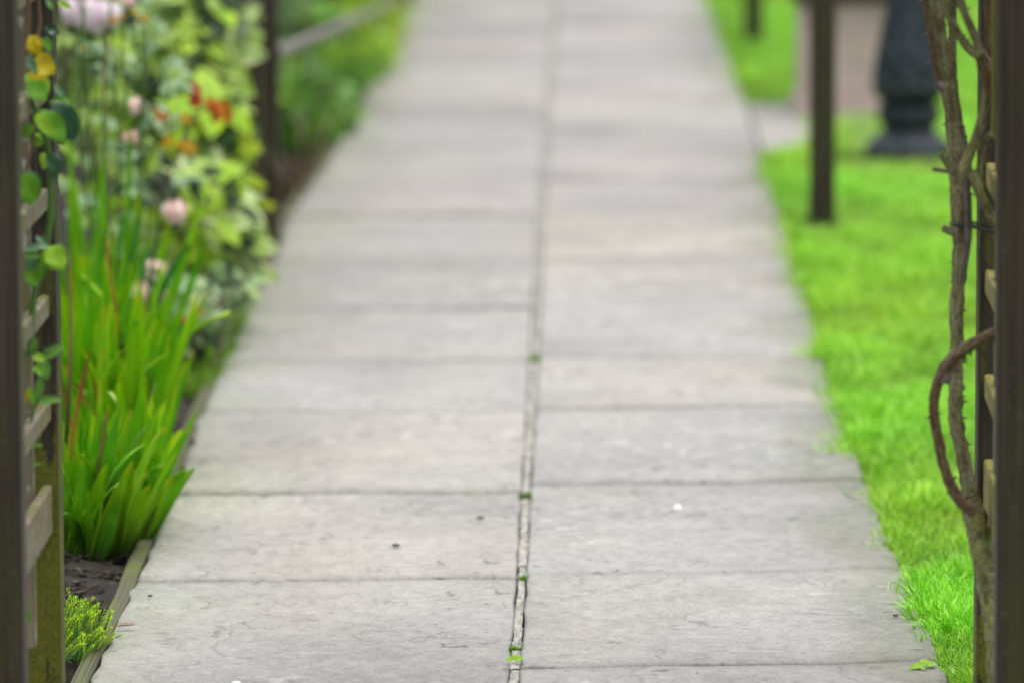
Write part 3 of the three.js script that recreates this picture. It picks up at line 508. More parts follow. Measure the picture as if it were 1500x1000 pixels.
// ------------------------------------------------------------------ shrubs and flowers in the bed (out of focus)
const ovate = [[.55, .3, .9], [.5, .15, .5], [.62, .35, 1.3], [.45, .2, .3]].map(([w, f, c]) => leafGeo(1, w, f, c));
const dirRand = () => { const u = rr(-1, 1), a = rr(0, 6.28), s = Math.sqrt(1 - u * u); return V(s * Math.cos(a), u, s * Math.sin(a)); };
const SALT = 'd';
function shrub(name, label, category, base, blobs, rosettes, leaves, size, mats, inner, innerMats, max = 300) {
  reseed(label + SALT); const t = thing(name, label, category, base), twig = [], rel = p => p.clone().sub(base); let n = 0;
  const tot = blobs.reduce((s, b) => s + b.w, 0);
  for (const b of blobs) {
    const c = rel(D(b.px, b.py, b.z)), k = b.z / 8000, R = V(b.rx * k, b.ry * k, b.rz ?? b.rx * k);
    for (let i = 0; i < Math.round(rosettes * b.w / tot); i++) {
      const d = dirRand(); if (d.z < -.35) d.z *= -1; const p = c.clone().add(d.clone().multiply(R).multiplyScalar(rr(.6, 1.02)));
      twig.push(tube([c.clone().lerp(V(0, 0, 0), .75), c.clone().lerp(p, .35), p], [.005, .0035, .002], 5, 3));
      const axis = d.clone().multiplyScalar(.7).add(V(.15, .45, .45)).normalize(), mat = b.mats ?? mats, m0 = pick(mat);
      const e1 = V(0, 1, .3).cross(axis).normalize(), e2 = V().crossVectors(axis, e1);
      for (let j = 0; j < leaves && n < max; j++, n++) {
        const a = j * 6.283 / leaves + rr(-.35, .35), out = e1.clone().multiplyScalar(Math.cos(a)).addScaledVector(e2, Math.sin(a)), m = mesh('leaf', pick(ovate), rnd() < .7 ? m0 : pick(mat), t);
        m.position.copy(p).addScaledVector(axis, rr(-.012, .012)); m.scale.setScalar(size * rr(.65, 1.2)); aim(m, out.addScaledVector(axis, rr(.1, .75)).add(V(0, -.25, 0)), axis.clone().add(V(0, .25, .2)));
      }
    }
    // dim foliage inside
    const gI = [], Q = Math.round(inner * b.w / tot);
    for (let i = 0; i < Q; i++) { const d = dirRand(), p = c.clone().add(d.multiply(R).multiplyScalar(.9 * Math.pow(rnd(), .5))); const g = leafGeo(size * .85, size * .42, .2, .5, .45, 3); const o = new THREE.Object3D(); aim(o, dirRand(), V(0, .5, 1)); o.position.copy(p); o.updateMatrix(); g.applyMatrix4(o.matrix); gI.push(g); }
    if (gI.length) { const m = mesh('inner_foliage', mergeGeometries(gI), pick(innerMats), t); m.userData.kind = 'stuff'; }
  }
  if (twig.length) mesh('twigs', mergeGeometries(twig), mTwig, t).userData.kind = 'stuff';
  for (const [dx, dz] of [[0, 0], [.03, .02], [-.04, .01]]) { const c = rel(D(blobs[0].px, blobs[0].py, blobs[0].z)); mesh('stem', tube([V(dx, -.03, dz), V(dx * 2, c.y * .4, dz), c.clone().add(V(dx * 3, 0, dz))], [.008, .006, .004], 6, 4), mBarkOld, t); }
  return t;
}
shrub('variegated_shrub', 'tall shrub with large pale cream-edged green leaves in front of the second arch post', 'shrub', G(315, 420, -.03),
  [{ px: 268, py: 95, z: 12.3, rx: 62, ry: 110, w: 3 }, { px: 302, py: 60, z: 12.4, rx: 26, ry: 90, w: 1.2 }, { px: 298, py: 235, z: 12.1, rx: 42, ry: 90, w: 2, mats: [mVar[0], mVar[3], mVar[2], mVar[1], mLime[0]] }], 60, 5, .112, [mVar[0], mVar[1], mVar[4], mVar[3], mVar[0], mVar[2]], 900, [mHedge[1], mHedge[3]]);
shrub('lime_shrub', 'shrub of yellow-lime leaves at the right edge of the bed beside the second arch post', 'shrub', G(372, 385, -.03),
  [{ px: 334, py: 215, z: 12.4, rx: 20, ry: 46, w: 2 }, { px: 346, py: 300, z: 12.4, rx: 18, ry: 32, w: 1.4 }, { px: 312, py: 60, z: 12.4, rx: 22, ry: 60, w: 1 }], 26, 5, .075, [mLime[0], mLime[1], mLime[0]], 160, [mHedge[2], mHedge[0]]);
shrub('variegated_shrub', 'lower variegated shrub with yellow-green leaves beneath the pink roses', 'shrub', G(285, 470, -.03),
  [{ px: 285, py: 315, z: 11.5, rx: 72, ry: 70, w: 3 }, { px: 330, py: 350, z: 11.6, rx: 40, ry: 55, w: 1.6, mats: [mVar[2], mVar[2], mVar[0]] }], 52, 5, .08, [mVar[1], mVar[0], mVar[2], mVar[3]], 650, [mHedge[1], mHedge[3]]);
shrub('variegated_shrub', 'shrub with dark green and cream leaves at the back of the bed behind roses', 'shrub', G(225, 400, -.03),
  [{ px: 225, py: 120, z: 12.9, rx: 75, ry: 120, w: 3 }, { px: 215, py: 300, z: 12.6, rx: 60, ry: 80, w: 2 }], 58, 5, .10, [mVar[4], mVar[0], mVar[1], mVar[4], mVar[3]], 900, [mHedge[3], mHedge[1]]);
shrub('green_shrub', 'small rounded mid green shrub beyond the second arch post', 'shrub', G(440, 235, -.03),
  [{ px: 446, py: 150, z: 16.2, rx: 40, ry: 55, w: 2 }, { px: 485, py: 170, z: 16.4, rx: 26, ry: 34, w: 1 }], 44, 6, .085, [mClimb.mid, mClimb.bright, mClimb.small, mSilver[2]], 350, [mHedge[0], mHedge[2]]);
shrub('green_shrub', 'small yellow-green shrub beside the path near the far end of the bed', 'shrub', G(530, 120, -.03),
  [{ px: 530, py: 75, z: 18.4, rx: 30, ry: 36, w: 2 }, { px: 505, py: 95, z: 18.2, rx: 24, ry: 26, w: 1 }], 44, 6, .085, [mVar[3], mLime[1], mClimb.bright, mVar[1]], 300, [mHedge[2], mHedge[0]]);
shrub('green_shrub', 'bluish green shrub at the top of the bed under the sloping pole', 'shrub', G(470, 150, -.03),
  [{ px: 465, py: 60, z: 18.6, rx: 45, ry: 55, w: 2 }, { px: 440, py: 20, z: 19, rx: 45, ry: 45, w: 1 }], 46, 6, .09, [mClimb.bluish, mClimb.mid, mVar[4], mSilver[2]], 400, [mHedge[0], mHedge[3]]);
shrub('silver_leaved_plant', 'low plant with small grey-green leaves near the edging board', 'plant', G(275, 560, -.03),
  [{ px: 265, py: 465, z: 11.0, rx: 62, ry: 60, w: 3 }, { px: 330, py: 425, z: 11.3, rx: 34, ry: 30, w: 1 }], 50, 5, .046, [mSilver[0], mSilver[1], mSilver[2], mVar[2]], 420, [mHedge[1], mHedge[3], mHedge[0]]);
// rose bush: stems, leaflets, pink blooms
const petal = leafGeo(1, .95, .35, -1.5, .6, 5);
const mPetal = [[.82, .54, .49], [.87, .68, .62], [.78, .47, .44], [.90, .78, .72]].map(c => new THREE.MeshPhysicalMaterial({ color: lin(...c), side: THREE.DoubleSide, roughness: .7, transmission: .25, thickness: 0 })), mPetalWhite = [[.80, .72, .76], [.85, .83, .84], [.76, .60, .70]].map(c => new THREE.MeshPhysicalMaterial({ color: lin(...c), side: THREE.DoubleSide, roughness: .7, transmission: .25, thickness: 0 })), mYellow = new THREE.MeshPhysicalMaterial({ color: lin(.75, .50, .01), side: THREE.DoubleSide, roughness: .6, transmission: .25, thickness: 0 }), mRed = new THREE.MeshStandardMaterial({ color: lin(.55, .06, .035), roughness: .4 });
function bloom(t, p, r, mats, open = .6) {
  const b = new THREE.Group(); b.name = 'flower'; b.position.copy(p); t.add(b); aim(b, V(rr(-.4, .4), 1, rr(.1, .7)), V(0, 0, 1));
  for (let k = 0; k < 3; k++) for (let j = 0; j < 6; j++) { const a = j * 1.047 + k * .5, o = (k + 1) / 3 * open, m = mesh('petal', petal, pick(mats), b); m.scale.setScalar(r * (.75 + .2 * k)); m.position.set(Math.cos(a) * r * .16 * k, -r * .35, Math.sin(a) * r * .16 * k); aim(m, V(Math.cos(a) * o, 1, Math.sin(a) * o), V(-Math.cos(a), o, -Math.sin(a))); }
  mesh('calyx', new THREE.SphereGeometry(r * .28, 8, 6), mStemGreen, b).position.y = -r * .4; return b;
}
{
  const base = G(175, 560, -.03), t = thing('rose_bush', 'rose bush with pale pink blooms rising behind the sword-leaved clumps', 'rose bush', base), rel = (px, py, z) => D(px, py, z).sub(base);
  const blooms = [[256, 316, 10.6, .03], [226, 401, 10.4, .028], [204, 432, 10.3, .026], [200, 160, 10.6, .022], [192, 205, 10.6, .018], [135, 30, 10.8, .045], [108, 24, 10.9, .035], [158, 28, 10.8, .034], [240, 440, 10.5, .018], [188, 4, 10.9, .02]];
  blooms.forEach(([px, py, z, r], i) => {
    const p = rel(px, py, z - .3); bloom(t, p, r * 1.45, i >= 5 && i <= 7 ? mPetalWhite : mPetal, i === 1 ? .35 : .7);
    const foot = V(rr(-.1, .05), 0, rr(-.1, .1)); mesh('stem', tube([foot, foot.clone().lerp(p, .5).add(V(rr(-.04, .04), .03, rr(-.03, .03))), p.clone().add(V(0, -r * .4, 0))], [.0028, .0022, .0016], 6, 4), mStemGreen, t);
  });
  for (const [px, py] of [[265, 468], [290, 456], [278, 470]]) mesh('rose_hip', new THREE.SphereGeometry(.0085, 10, 8).scale(1, 1.2, 1), mRed, t).position.copy(rel(px, py, 10.7));
  let n = 0;
  for (let i = 0; i < 52; i++) {                     // compound leaves of five leaflets
    const px = rr(95, 262), py = i < 30 ? rr(-10, 230) : rr(220, 430), z = rr(10.2, 11.1), p = rel(px, py, z + .25), ax = V(rr(-1, 1), rr(-.3, .7), rr(-.2, .8)).normalize(), up = V(rr(-.3, .3), 1, rr(.2, .9)), sd = V().crossVectors(ax, up).normalize(), m0 = pick(mRose);
    for (let j = 0; j < 5; j++, n++) { const q = j === 4 ? ax : sd.clone().multiplyScalar(j % 2 ? 1 : -1).addScaledVector(ax, .6), m = mesh('leaf', pick(ovate), m0, t); m.position.copy(p).addScaledVector(ax, Math.floor(j / 2) * .018); m.scale.setScalar(rr(.026, .04)); aim(m, q, up); }
  }
}
{
  const base = G(250, 520, -.03), t = thing('autumn_stem', 'slender stem carrying orange, red and yellow leaves above the sword-leaved clumps', 'stem with leaves', base), rel = (px, py, z) => D(px, py, z).sub(base), z = 10.7;
  const hub = rel(272, 185, z); mesh('stem', tube([V(0, 0, 0), V(-.02, .25, .02), hub], [.004, .003, .002], 6, 5), mTwig, t);
  mesh('twig', tube([hub, rel(300, 160, z), rel(320, 150, z)], [.002, .0016, .001], 5, 4), mTwig, t); mesh('twig', tube([rel(262, 230, z), rel(270, 205, z), hub], [.002, .0018, .001], 5, 4), mTwig, t);
  const S = z / 8000;
  for (const [x0, y0, x1, y1, w, k, f] of [[318, 146, 343, 184, 20, 0, 1], [316, 148, 316, 184, 15, 1, 1], [312, 143, 300, 165, 15, 0, 1], [296, 140, 272, 154, 18, 2, 1], [294, 136, 274, 122, 14, 2, 1], [292, 142, 288, 160, 9, 2, 1], [244, 158, 222, 172, 24, 0, 1], [246, 160, 236, 192, 13, 0, 1], [258, 168, 288, 182, 15, 3, 1], [262, 206, 292, 222, 15, 3, 1], [260, 206, 280, 230, 15, 3, 1], [252, 202, 234, 214, 14, 3, 1], [300, 146, 322, 160, 12, 0, 1]]) {
    const a = rel(x0, y0, z), b = rel(x1, y1, z), L = a.distanceTo(b), m = mesh('leaf', ovate[k % 2], mAutumn[k], t); m.position.copy(a); m.scale.set(w * S / .48, L, L); aim(m, b.sub(a).add(V(0, 0, .004)), V(rr(-.3, .3), .4, 1));
  }
}
{
  const base = G(185, 600, -.03), t = thing('yellow_flower_plant', 'thin-stemmed plant with small yellow flowers at the top of the bed', 'flowering plant', base), rel = (px, py, z) => D(px, py, z).sub(base), z = 10.2;
  for (const [px, py, r] of [[165, 36, .016], [214, 34, .014], [176, 30, .014], [196, 22, .012], [206, 28, .01], [120, 75, .01]]) {
    const p = rel(px, py, z), b = new THREE.Group(); b.name = 'flower'; b.position.copy(p); t.add(b); aim(b, V(rr(-.3, .3), 1, .6), _z);
    for (let j = 0; j < 6; j++) { const a = j * 1.047, m = mesh('petal', petal, mYellow, b); m.scale.setScalar(r); aim(m, V(Math.cos(a) * .8, .8, Math.sin(a) * .8), V(-Math.cos(a), .8, -Math.sin(a))); }
    mesh('stem', tube([V(rr(-.05, .05), 0, 0), p.clone().multiplyScalar(.55).add(V(rr(-.03, .03), 0, 0)), p], [.0025, .002, .0015], 5, 4), mStemGreen, t);
  }
  for (const [px, py, x2] of [[125, -20, 108], [112, -30, 150], [165, -20, 140]]) mesh('stem', tube([V(rr(-.05, .05), 0, 0), rel((px + x2) / 2, 220, z), rel(x2 * .4 + px * .6, 80, z), rel(px, py, z)], [.003, .0028, .0025, .002], 5, 4), px === 165 ? mTwig : mStemGreen, t);
}
// low green edging plants and distant bed
function bladeBank(name, label, category, pts, n, h, w, cols, mat = tintMat(.4, .6)) {
  const P = [], C = [], I = [];
  for (let i = 0; i < n; i++) { const [px, py, rx, rz] = pick(pts), c = G(px, py, -.03), a = rr(0, 6.28), q = Math.sqrt(rnd()), b0 = P.length / 3; const col = pick(cols); bladeInto(P, C, I, c.x + Math.cos(a) * q * rx, c.z + Math.sin(a) * q * rz, h * rr(.4, 1.1), w * rr(.6, 1.3), rr(0, 6.28), rr(.2, 1.3), col.map(x => x * .6), col, 4); for (let k = b0; k < P.length / 3; k++) P[k * 3 + 1] -= .03; }
  const m = mesh(name, finish(P, C, I), mat); tag(m, label, category, null, 'stuff'); return m;
}
bladeBank('low_groundcover', 'low fine green groundcover spilling beside the edging board below the shrubs', 'groundcover', [[318, 520, .05, .5], [300, 560, .04, .3], [345, 470, .035, .4]], 1500, .06, .005, [[.16, .34, .015], [.22, .40, .02], [.11, .26, .02]]);
bladeBank('feathery_grass', 'soft feathery green plants beyond the second arch, left of the path', 'ornamental grass', [[440, 215, .12, .5], [470, 150, .16, .6], [430, 140, .2, .6], [490, 165, .08, .4]], 900, .24, .009, [[.12, .34, .05], [.18, .42, .04], [.06, .22, .05], [.28, .46, .04]]);
bladeBank('feathery_grass', 'yellow-green feathery plants at the far end of the bed beside the path', 'ornamental grass', [[525, 90, .13, .8], [540, 60, .1, .6], [512, 120, .08, .6]], 1700, .22, .010, [[.42, .58, .02], [.26, .52, .03], [.52, .62, .04], [.16, .40, .03]]);
bladeBank('brown_stalks', 'dry brown stalks and twigs at the foot of the second arch post', 'dead stalks', [[440, 262, .08, .35], [425, 285, .05, .3]], 200, .1, .006, [[.12, .08, .045], [.2, .16, .08], [.07, .05, .03]]);
// hedge behind the bed
function hedge(label, x0, x1, z0, z1, h, n, size) {
  const t = thing('hedge', label, 'hedge', V((x0 + x1) / 2, 0, -(z0 + z1) / 2));
  const W = x1 - x0, Dp = z1 - z0, core = new RoundedBoxGeometry(W * .86, h * .9, Dp * .8, 3, .1), p = core.attributes.position; for (let i = 0; i < p.count; i++) p.setX(i, p.getX(i) * (1 + .1 * (hash(i, 1, 9) - .5))); core.translate(0, h * .44, 0);
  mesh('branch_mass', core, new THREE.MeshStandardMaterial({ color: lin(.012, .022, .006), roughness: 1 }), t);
  const g = leafGeo(size, size * .55, .3, .6, .42, 3), im = new THREE.InstancedMesh(g, tintMatPlain, n), o = new THREE.Object3D();
  for (let i = 0; i < n; i++) {
    const f = rnd(); let x, y, z; if (f < .45) { x = rr(-W / 2, W / 2); y = h * rnd(); z = Dp / 2; } else if (f < .7) { x = W / 2; y = h * rnd(); z = rr(-Dp / 2, Dp / 2); } else { x = rr(-W / 2, W / 2); y = h; z = rr(-Dp / 2, Dp / 2); }
    const bump = (n2(x * 3 + z * 2, y * 3, 461) - .5) * .35; aim(o, dirRand().add(V(0, .2, .3)), V(0, .6, 1)); o.position.set(x + gauss() * .08, Math.max(.01, y + bump * .5 + gauss() * .08), z + bump + gauss() * .1); o.scale.setScalar(rr(.6, 1.3)); o.updateMatrix(); im.setMatrixAt(i, o.matrix); const k = rr(.5, 1.3), l = n2(x * 2, y * 3, 462); im.setColorAt(i, lin(.06 * k * (1 + l), .15 * k * (.8 + .4 * l), .02 * k));
  }
  im.name = 'foliage'; im.userData.kind = 'stuff'; im.castShadow = im.receiveShadow = true; t.add(im);
}
const tintMatPlain = new THREE.MeshPhysicalMaterial({ color: 0xffffff, side: THREE.DoubleSide, roughness: .6, transmission: .25, thickness: 0 });
hedge('tall dark green hedge running behind the planting bed on the far left', -3.2, -1.45, 13.5, 25, 1.7, 26000, .05);
hedge('dark green hedge crossing beyond the far end of the bed', -2.6, -.82, 21.6, 23.6, 1.2, 12000, .05);

// ------------------------------------------------------------------ climber on the left of the near arch
{
  const base = V(xLR - .05, 0, -7.12), t = thing('climbing_plant', 'leafy climber with yellow and dark glossy leaves at the left of the near arch', 'climbing plant', base), z0 = 7.08, rel = (px, py, z = z0) => D(px, py, z).sub(base);
  const stem = (pts, r, mat, z = z0) => mesh('stem', tube(pts.map(([x, y, zz]) => rel(x, y, zz ?? z)), pts.map((_, i) => r * (1.1 - .3 * i / pts.length) * z / 8000), 8, 6, .06, 9), mat, t);
  stem([[44, 520], [47, 450], [52, 420], [64, 370], [73, 320], [74, 270], [70, 220], [58, 175], [44, 145]], 5.2, mStemGreen);
  stem([[38, 250], [46, 215], [50, 190], [46, 160], [40, 140]], 3, mTwig, 7.15); stem([[40, 90], [53, 60], [58, 35], [56, 8], [50, -30]], 3, mTwig, 7.15); stem([[36, 95], [41, 50], [41, 0], [40, -40]], 3, mTwig, 7.05);
  stem([[36, 518], [46, 515], [56, 518]], 2, mStemGreen); stem([[44, 620], [50, 590], [52, 578]], 2.5, mStemGreen);
  const S = z0 / 8000;
  const leaves = [[44, 52, 58, 80, 20, 'yellow'], [52, 58, 48, 82, 22, 'yellow'], [48, 88, 82, 104, 32, 'yellow'], [50, 100, 62, 122, 26, 'yellow'], [38, 82, 54, 108, 12, 'bluish'], [36, 110, 76, 128, 34, 'bright'], [40, 120, 68, 146, 28, 'mid'], [60, 160, 96, 208, 30, 'mid'], [52, 166, 84, 204, 20, 'bright'], [76, 148, 122, 206, 36, 'dark'], [72, 150, 104, 146, 18, 'mid'], [80, 124, 94, 142, 10, 'bluish'], [78, 222, 82, 262, 22, 'dark'], [36, 252, 46, 302, 34, 'mid'], [40, 250, 58, 290, 22, 'dark'],
    [66, 362, 98, 390, 34, 'bright'], [72, 360, 84, 400, 34, 'bright'], [38, 366, 68, 356, 10, 'bluish'], [52, 346, 70, 360, 8, 'bluish'], [42, 372, 54, 402, 14, 'bluish'], [40, 392, 52, 420, 20, 'mid'], [36, 375, 58, 374, 9, 'small'], [60, 384, 62, 410, 12, 'mid'],
    [46, 516, 52, 498, 12, 'small'], [60, 524, 92, 504, 15, 'small'], [60, 522, 74, 556, 14, 'small'], [48, 520, 64, 526, 14, 'bright'], [54, 584, 60, 550, 13, 'small'], [54, 588, 88, 582, 13, 'small'], [50, 594, 44, 566, 9, 'mid'], [36, 590, 40, 570, 8, 'yellow'], [44, 652, 60, 650, 4, 'small'], [44, 680, 58, 678, 4, 'small'], [34, 888, 42, 914, 12, 'mid'], [70, 2, 76, 12, 7, 'small'], [84, 2, 104, 12, 9, 'bright'], [68, -6, 74, 10, 8, 'dark']];
  for (let i = 0; i < 20; i++) { const c = pick([[58, 190, 18, 50], [60, 185, 24, 40], [48, 385, 14, 40], [58, 60, 16, 40], [56, 545, 16, 40]]), x = c[0] + gauss() * c[2], y = c[1] + gauss() * c[3], a = rr(-.6, 2.4), l = rr(12, 26); if (x < 84) leaves.unshift([x, y, x + Math.cos(a) * l, y + Math.sin(a) * l, l * rr(.45, .75), pick(['mid', 'dark', 'bright', 'small', 'mid']), .07]); }
  for (const [x0, y0, x1, y1, w, k, back = 0] of leaves) {
    const zf = z0 + back - rr(.0, .06), a = rel(x0, y0, zf), b = rel(x1, y1, zf - .008), L = a.distanceTo(b), m = mesh('leaf', leafGeo(L, w * S * 1.1, rr(.1, .5), rr(.2, 1.1), rr(.4, .52), 8, rr(.04, .10)), mClimb[k], t); m.position.copy(a); aim(m, b.sub(a), V(rr(.0, .6), rr(.2, .7), 1));
  }
}

// ------------------------------------------------------------------ climbing rose on the right of the near arch
{
  const base = V(xRR + .02, 0, -7.3), t = thing('climbing_rose', 'leafless thorny climbing rose with thick mossy stems on the right side of the near arch', 'climbing rose', base), z0 = 7.3, K = z0 / 8000, rel = (px, py, z = z0) => D(px, py, z).sub(base);
  const thornG = new THREE.ConeGeometry(.0022, .008, 6); thornG.translate(0, .0035, 0);
  function stem(pts, mat, thorns = 0, z = z0, label, rough = .12) {
    const P = pts.map(([x, y, , zz]) => rel(x, y, zz ?? z)), m = mesh('stem', tube(P, pts.map(p => p[2] * K), 14, 8, rough, Math.round(pts[0][1] + 2000)), mat, t); if (label) m.userData.label = label;
    const c = new THREE.CatmullRomCurve3(P, false, 'centripetal');
    for (let i = 0; i < thorns; i++) { const q = rr(.04, .97), k = q * (pts.length - 1), a = Math.min(pts.length - 2, Math.floor(k)), r = (pts[a][2] + (pts[a + 1][2] - pts[a][2]) * (k - a)) * K, tg = c.getTangent(q), s = rnd() < .68 ? 1 : -1, d = V().crossVectors(tg, _z).normalize().multiplyScalar(s * (tg.y > 0 ? 1 : -1)).add(V(0, -.15, rr(-.2, .6))).normalize(), h = mesh('thorn', thornG, mThorn, m); h.position.copy(c.getPoint(q)).addScaledVector(d, r * .93); h.scale.setScalar(rr(.6, 1.25)); aim(h, d, _z); }
    return m;
  }
  stem([[1470, 1180, 20], [1466, 1020, 17], [1460, 930, 17], [1449, 855, 17], [1437, 795, 18], [1428, 752, 17], [1420, 725, 12]], mBarkGreen, 0, 7.27, 'thick mossy trunk', .16);
  stem([[1432, 775, 14], [1425, 735, 12], [1416, 695, 11.5], [1409, 655, 10], [1403, 625, 11], [1400, 585, 11], [1401, 545, 10], [1402, 500, 10], [1402, 450, 10.5], [1406, 400, 11], [1407, 350, 11.5], [1406, 300, 13.5], [1404, 262, 14], [1399, 215, 12], [1394, 165, 10.5], [1386, 115, 11], [1380, 70, 10], [1372, 10, 10.5], [1366, -60, 10]], mBarkOld, 26, z0, 'main stem with flaking bark and thorns', .17);
  stem([[1430, 752, 9], [1412, 738, 9.5], [1396, 715, 8.5], [1384, 685, 8], [1377, 650, 8], [1370, 618, 7.5], [1369, 585, 7.5], [1376, 556, 8.5], [1389, 532, 9.5], [1408, 514, 9], [1432, 500, 8.5], [1462, 486, 8], [1490, 478, 7]], mBarkRed, 18, 7.2, 'smooth reddish brown looping cane', .13);
  stem([[1408, 300, 8], [1416, 262, 9], [1413, 225, 9], [1406, 190, 8], [1400, 150, 7], [1396, 100, 6.5], [1396, 50, 6], [1397, -20, 6]], mBarkOld, 9, 7.33);
  stem([[1378, 122, 5.5], [1370, 85, 5.5], [1363, 45, 5], [1357, 5, 5], [1352, -40, 5]], mBarkRed, 8, 7.28);
  stem([[1410, 250, 8], [1420, 228, 8], [1430, 204, 7.5], [1438, 176, 7.5], [1444, 148, 7], [1446, 120, 7.5]], mBarkGreen, 2, 7.25);
  stem([[1452, 142, 6], [1448, 120, 10], [1443, 95, 11], [1436, 78, 9.5]], mBarkRed, 0, 7.22, 'reddish knotted joint');
  stem([[1436, 80, 8], [1426, 76, 7], [1411, 60, 6], [1398, 38, 6], [1388, 18, 5.5], [1382, -10, 5.5]], mBarkGreen, 3, 7.2); stem([[1438, 76, 7], [1430, 56, 6.5], [1420, 34, 6], [1410, 10, 6], [1400, -25, 6]], mBarkOld, 2, 7.2);
  stem([[1455, 150, 6], [1450, 90, 6.5], [1449, 40, 7], [1449, -20, 7]], mBarkRed, 0, 7.24); stem([[1456, 200, 4], [1457, 120, 4], [1457, 40, 4.5], [1458, -20, 5]], mCaneLime, 0, 7.2);
  stem([[1425, 250, 6.5], [1434, 280, 7.5], [1446, 306, 7.5], [1462, 336, 7]], mBarkGreen, 0, 7.24); stem([[1416, 262, 5], [1419, 300, 5.5], [1419, 345, 5.5], [1415, 385, 4.5], [1410, 418, 3.5]], mBarkGrey, 1, 7.25);
  stem([[1438, 280, 4], [1436, 250, 5], [1441, 215, 5], [1452, 198, 5.5], [1464, 208, 6]], mBarkGreen, 0, 7.26);
  for (const [a, b, r0, r1, z, k] of [[[1396, 251], [1367, 247], 3.2, 3.2, 7.26, 0], [[1394, 248], [1380, 226], 5, 4, 7.27, 0], [[1402, 340], [1381, 334], 6.5, 4.5, 7.25, 0], [[1412, 212], [1416, 198], 3, 2, 7.25, 1], [[1384, 130], [1373, 122], 8, 6, 7.25, 1], [[1382, 560], [1386, 540], 10, 8, 7.2, 1]]) mesh('stub', tube([rel(a[0], a[1], z), rel((a[0] + b[0]) / 2, (a[1] + b[1]) / 2 + 1, z), rel(b[0], b[1], z)], [r0 * K, r0 * K, r1 * K], 8, 3, .1, 17), k ? mBarkGrey : mBarkOld, t);
  // black tie
  const tie = thing('plant_tie', 'black plastic tie holding the rose stem to the right arch post', 'plant tie', D(1410, 330, 7.24)), q = (px, py, z) => D(px, py, z).sub(tie.position), mT = new THREE.MeshStandardMaterial({ color: lin(.012, .014, .017), roughness: .4 });
  mesh('strap', tube([q(1394, 326, 7.3), q(1396, 329, 7.275), q(1408, 332, 7.265), q(1422, 331, 7.272), q(1440, 336, 7.29), q(1462, 342, 7.31)], [.0028, .0028, .003, .003, .0028, .0026], 8, 5, .04), mT, tie);
  mesh('strap', tube([q(1416, 327, 7.265), q(1428, 326, 7.28), q(1440, 331, 7.3), q(1462, 336, 7.34)], [.002, .002, .002, .002], 6, 5, .04), mT, tie);
  mesh('buckle', new RoundedBoxGeometry(.012, .008, .007, 2, .0015), mT, tie).position.copy(q(1418, 328, 7.262));
}

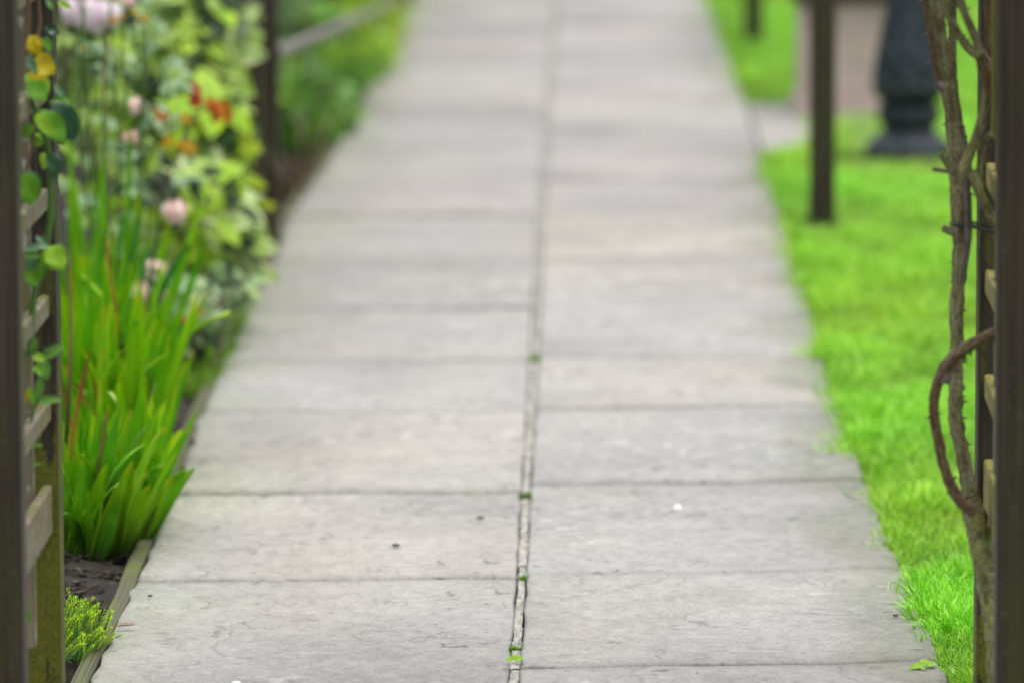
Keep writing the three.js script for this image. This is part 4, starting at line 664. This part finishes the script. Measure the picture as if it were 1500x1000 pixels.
// ------------------------------------------------------------------ small things on the path
{
  const mW = new THREE.MeshPhysicalMaterial({ color: lin(.88, .80, .80), side: THREE.DoubleSide, roughness: .6, transmission: .2, thickness: 0 });
  const put = (name, label, cat, px, py, g, mat, ry = 0, y = .004) => { const p = G(px, py), m = mesh(name, g, mat); m.position.set(p.x, y, p.z); m.rotation.y = ry; tag(m, label, cat); return m; };
  const pet = new THREE.SphereGeometry(.0085, 16, 10, 0, 6.2832, 0, 1.75).scale(1, .95, .85); { const q = pet.attributes.position; for (let i = 0; i < q.count; i++) { const k = 1 + .35 * (n2(q.getX(i) * 260 + 9, q.getZ(i) * 260 + 9, 471) - .5); q.setXYZ(i, q.getX(i) * k, q.getY(i) * k, q.getZ(i) * k); } pet.computeVertexNormals(); } put('fallen_petal', 'white fallen rose petal on a right-hand slab', 'petal', 993, 748, pet, mW, .5, .002);
  const pet2 = pet.clone().scale(.9, .5, 1.2); put('fallen_petal', 'white fallen petal at the very bottom edge left of the middle joint', 'petal', 346, 1004, pet2, mW, .2, .002);
  const pb = (s, sd) => { const g = new THREE.IcosahedronGeometry(s, 2), p = g.attributes.position; for (let i = 0; i < p.count; i++) { const k = 1 + .5 * (n2(p.getX(i) / s * 1.3 + 5, p.getY(i) / s * 1.3 + p.getZ(i) / s + 5, sd) - .5); p.setXYZ(i, p.getX(i) * k * 1.5, p.getY(i) * k * .6, p.getZ(i) * k); } g.computeVertexNormals(); return g; };
  const mDark = new THREE.MeshStandardMaterial({ color: lin(.025, .022, .025), roughness: .7 }), mBrown = new THREE.MeshStandardMaterial({ color: lin(.12, .085, .06), roughness: .8 });
  put('pebble', 'small dark pebble on a left-hand slab', 'pebble', 580, 802, pb(.0042, 1), mDark); put('pebble', 'tiny brown crumb left of the middle joint', 'pebble', 704, 760, pb(.0042, 2), mBrown, 0, .003);
  put('pebble', 'small dark crumb near the left edge of the nearest slabs', 'pebble', 219, 876, pb(.0028, 3), mDark); put('pebble', 'dark crumb near the lawn edge on the nearest right slab', 'pebble', 1312, 905, pb(.003, 4), mDark);
  // dry sprig
  const P = [], rel = G(185, 922); const g = [tube([V(-.02, 0, 0), V(0, .002, .002), V(.012, .002, .0)], [.0008, .0009, .0005], 5, 4)]; for (let i = 0; i < 14; i++) { const q = leafGeo(.009, .002, .2, .4, .4, 3); q.rotateX(-1.2); q.rotateY((i % 2 ? 1 : -1) * rr(.7, 1.5) - 1.4); q.translate(-.012 + i * .0018, .003, .001); g.push(q); }
  const m = mesh('dry_sprig', mergeGeometries(g), new THREE.MeshStandardMaterial({ color: lin(.20, .10, .06), roughness: .8, side: THREE.DoubleSide })); m.position.set(rel.x, .005, rel.z); tag(m, 'withered brown sprig lying on the slab beside the heather', 'sprig');
  // moss and weeds in the joints
  const mMoss = tintMat(.3, .8);
  const tuft = (name, label, px, py, n, r, h, w, cols) => { const p = G(px, py), q = mesh(name, tuftGeo(n, r, h, w, cols), mMoss); q.position.set(p.x, -.006, p.z); tag(q, label, 'weed', null, 'stuff'); };
  const gm = [[.16, .34, .02], [.10, .24, .02], [.24, .40, .03]];
  tuft('joint_moss', 'green moss tuft in the middle joint, third nearest the camera', 770, 727, 60, .010, .016, .003, gm); tuft('joint_moss', 'green moss tuft where the nearest cross joint meets the middle joint', 768, 847, 40, .008, .013, .003, gm); tuft('joint_moss', 'wide moss cushion in the middle joint of the nearest slabs', 754, 950, 110, .011, .012, .0026, gm); tuft('joint_moss', 'bright moss tuft farthest away in the middle joint', 783, 526, 50, .013, .02, .004, gm);
  tuft('joint_moss', 'thin line of moss in the left cross joint before the middle joint', 690, 723, 40, .012, .007, .003, gm);
  // seedling with broad leaves
  const weed = (label, px, py, list, s, cat = 'weed') => { const p = G(px, py), t = thing('joint_weed', label, cat, V(p.x, 0, p.z)); for (const [a, l, up] of list) { const q = mesh('leaf', leafGeo(l * s, l * s * .75, .3, .7, .4, 6), mClimb.bright, t); q.position.set(Math.cos(a) * .004, .004, -Math.sin(a) * .004); aim(q, V(Math.cos(a), up, -Math.sin(a)), V(0, 1, .4)); } };
  weed('small bright two-leaved weed in the middle joint at the bottom of the picture', 752, 972, [[.3, .014, .7], [2.2, .012, .9], [1.2, .013, 1.4], [3.6, .009, .5]], 1);
  weed('small leafy ivy seedling creeping onto the slab at the bottom right', 1355, 980, [[.9, .022, .4], [.2, .015, .5], [2.6, .015, .3], [3.4, .02, .15], [1.6, .018, .9], [4.4, .012, .2]], 1, 'seedling');
  // stray blades of grass lying over the slabs
  const stray = (label, a, b, w) => { const p = G(...a), q = G(...b), L = p.distanceTo(q), g2 = swordGeo(L, w, .5, .6, 1, 6), k = mesh('grass_blade', g2, mSword[1]); k.position.set(p.x, .004, p.z); aim(k, q.clone().sub(p).add(V(0, .012, 0)), V(0, 1, 0)); tag(k, label, 'grass blade'); };
  stray('long grass blade leaning onto a right-hand slab beside the lawn', [1272, 735], [1228, 752], .005); stray('grass blade leaning onto the nearest right-hand slab', [1345, 872], [1330, 890], .005); stray('cut green leaf end reaching over the edging board onto the path', [228, 742], [256, 742], .014);
}
renderer.render(scene, camera);
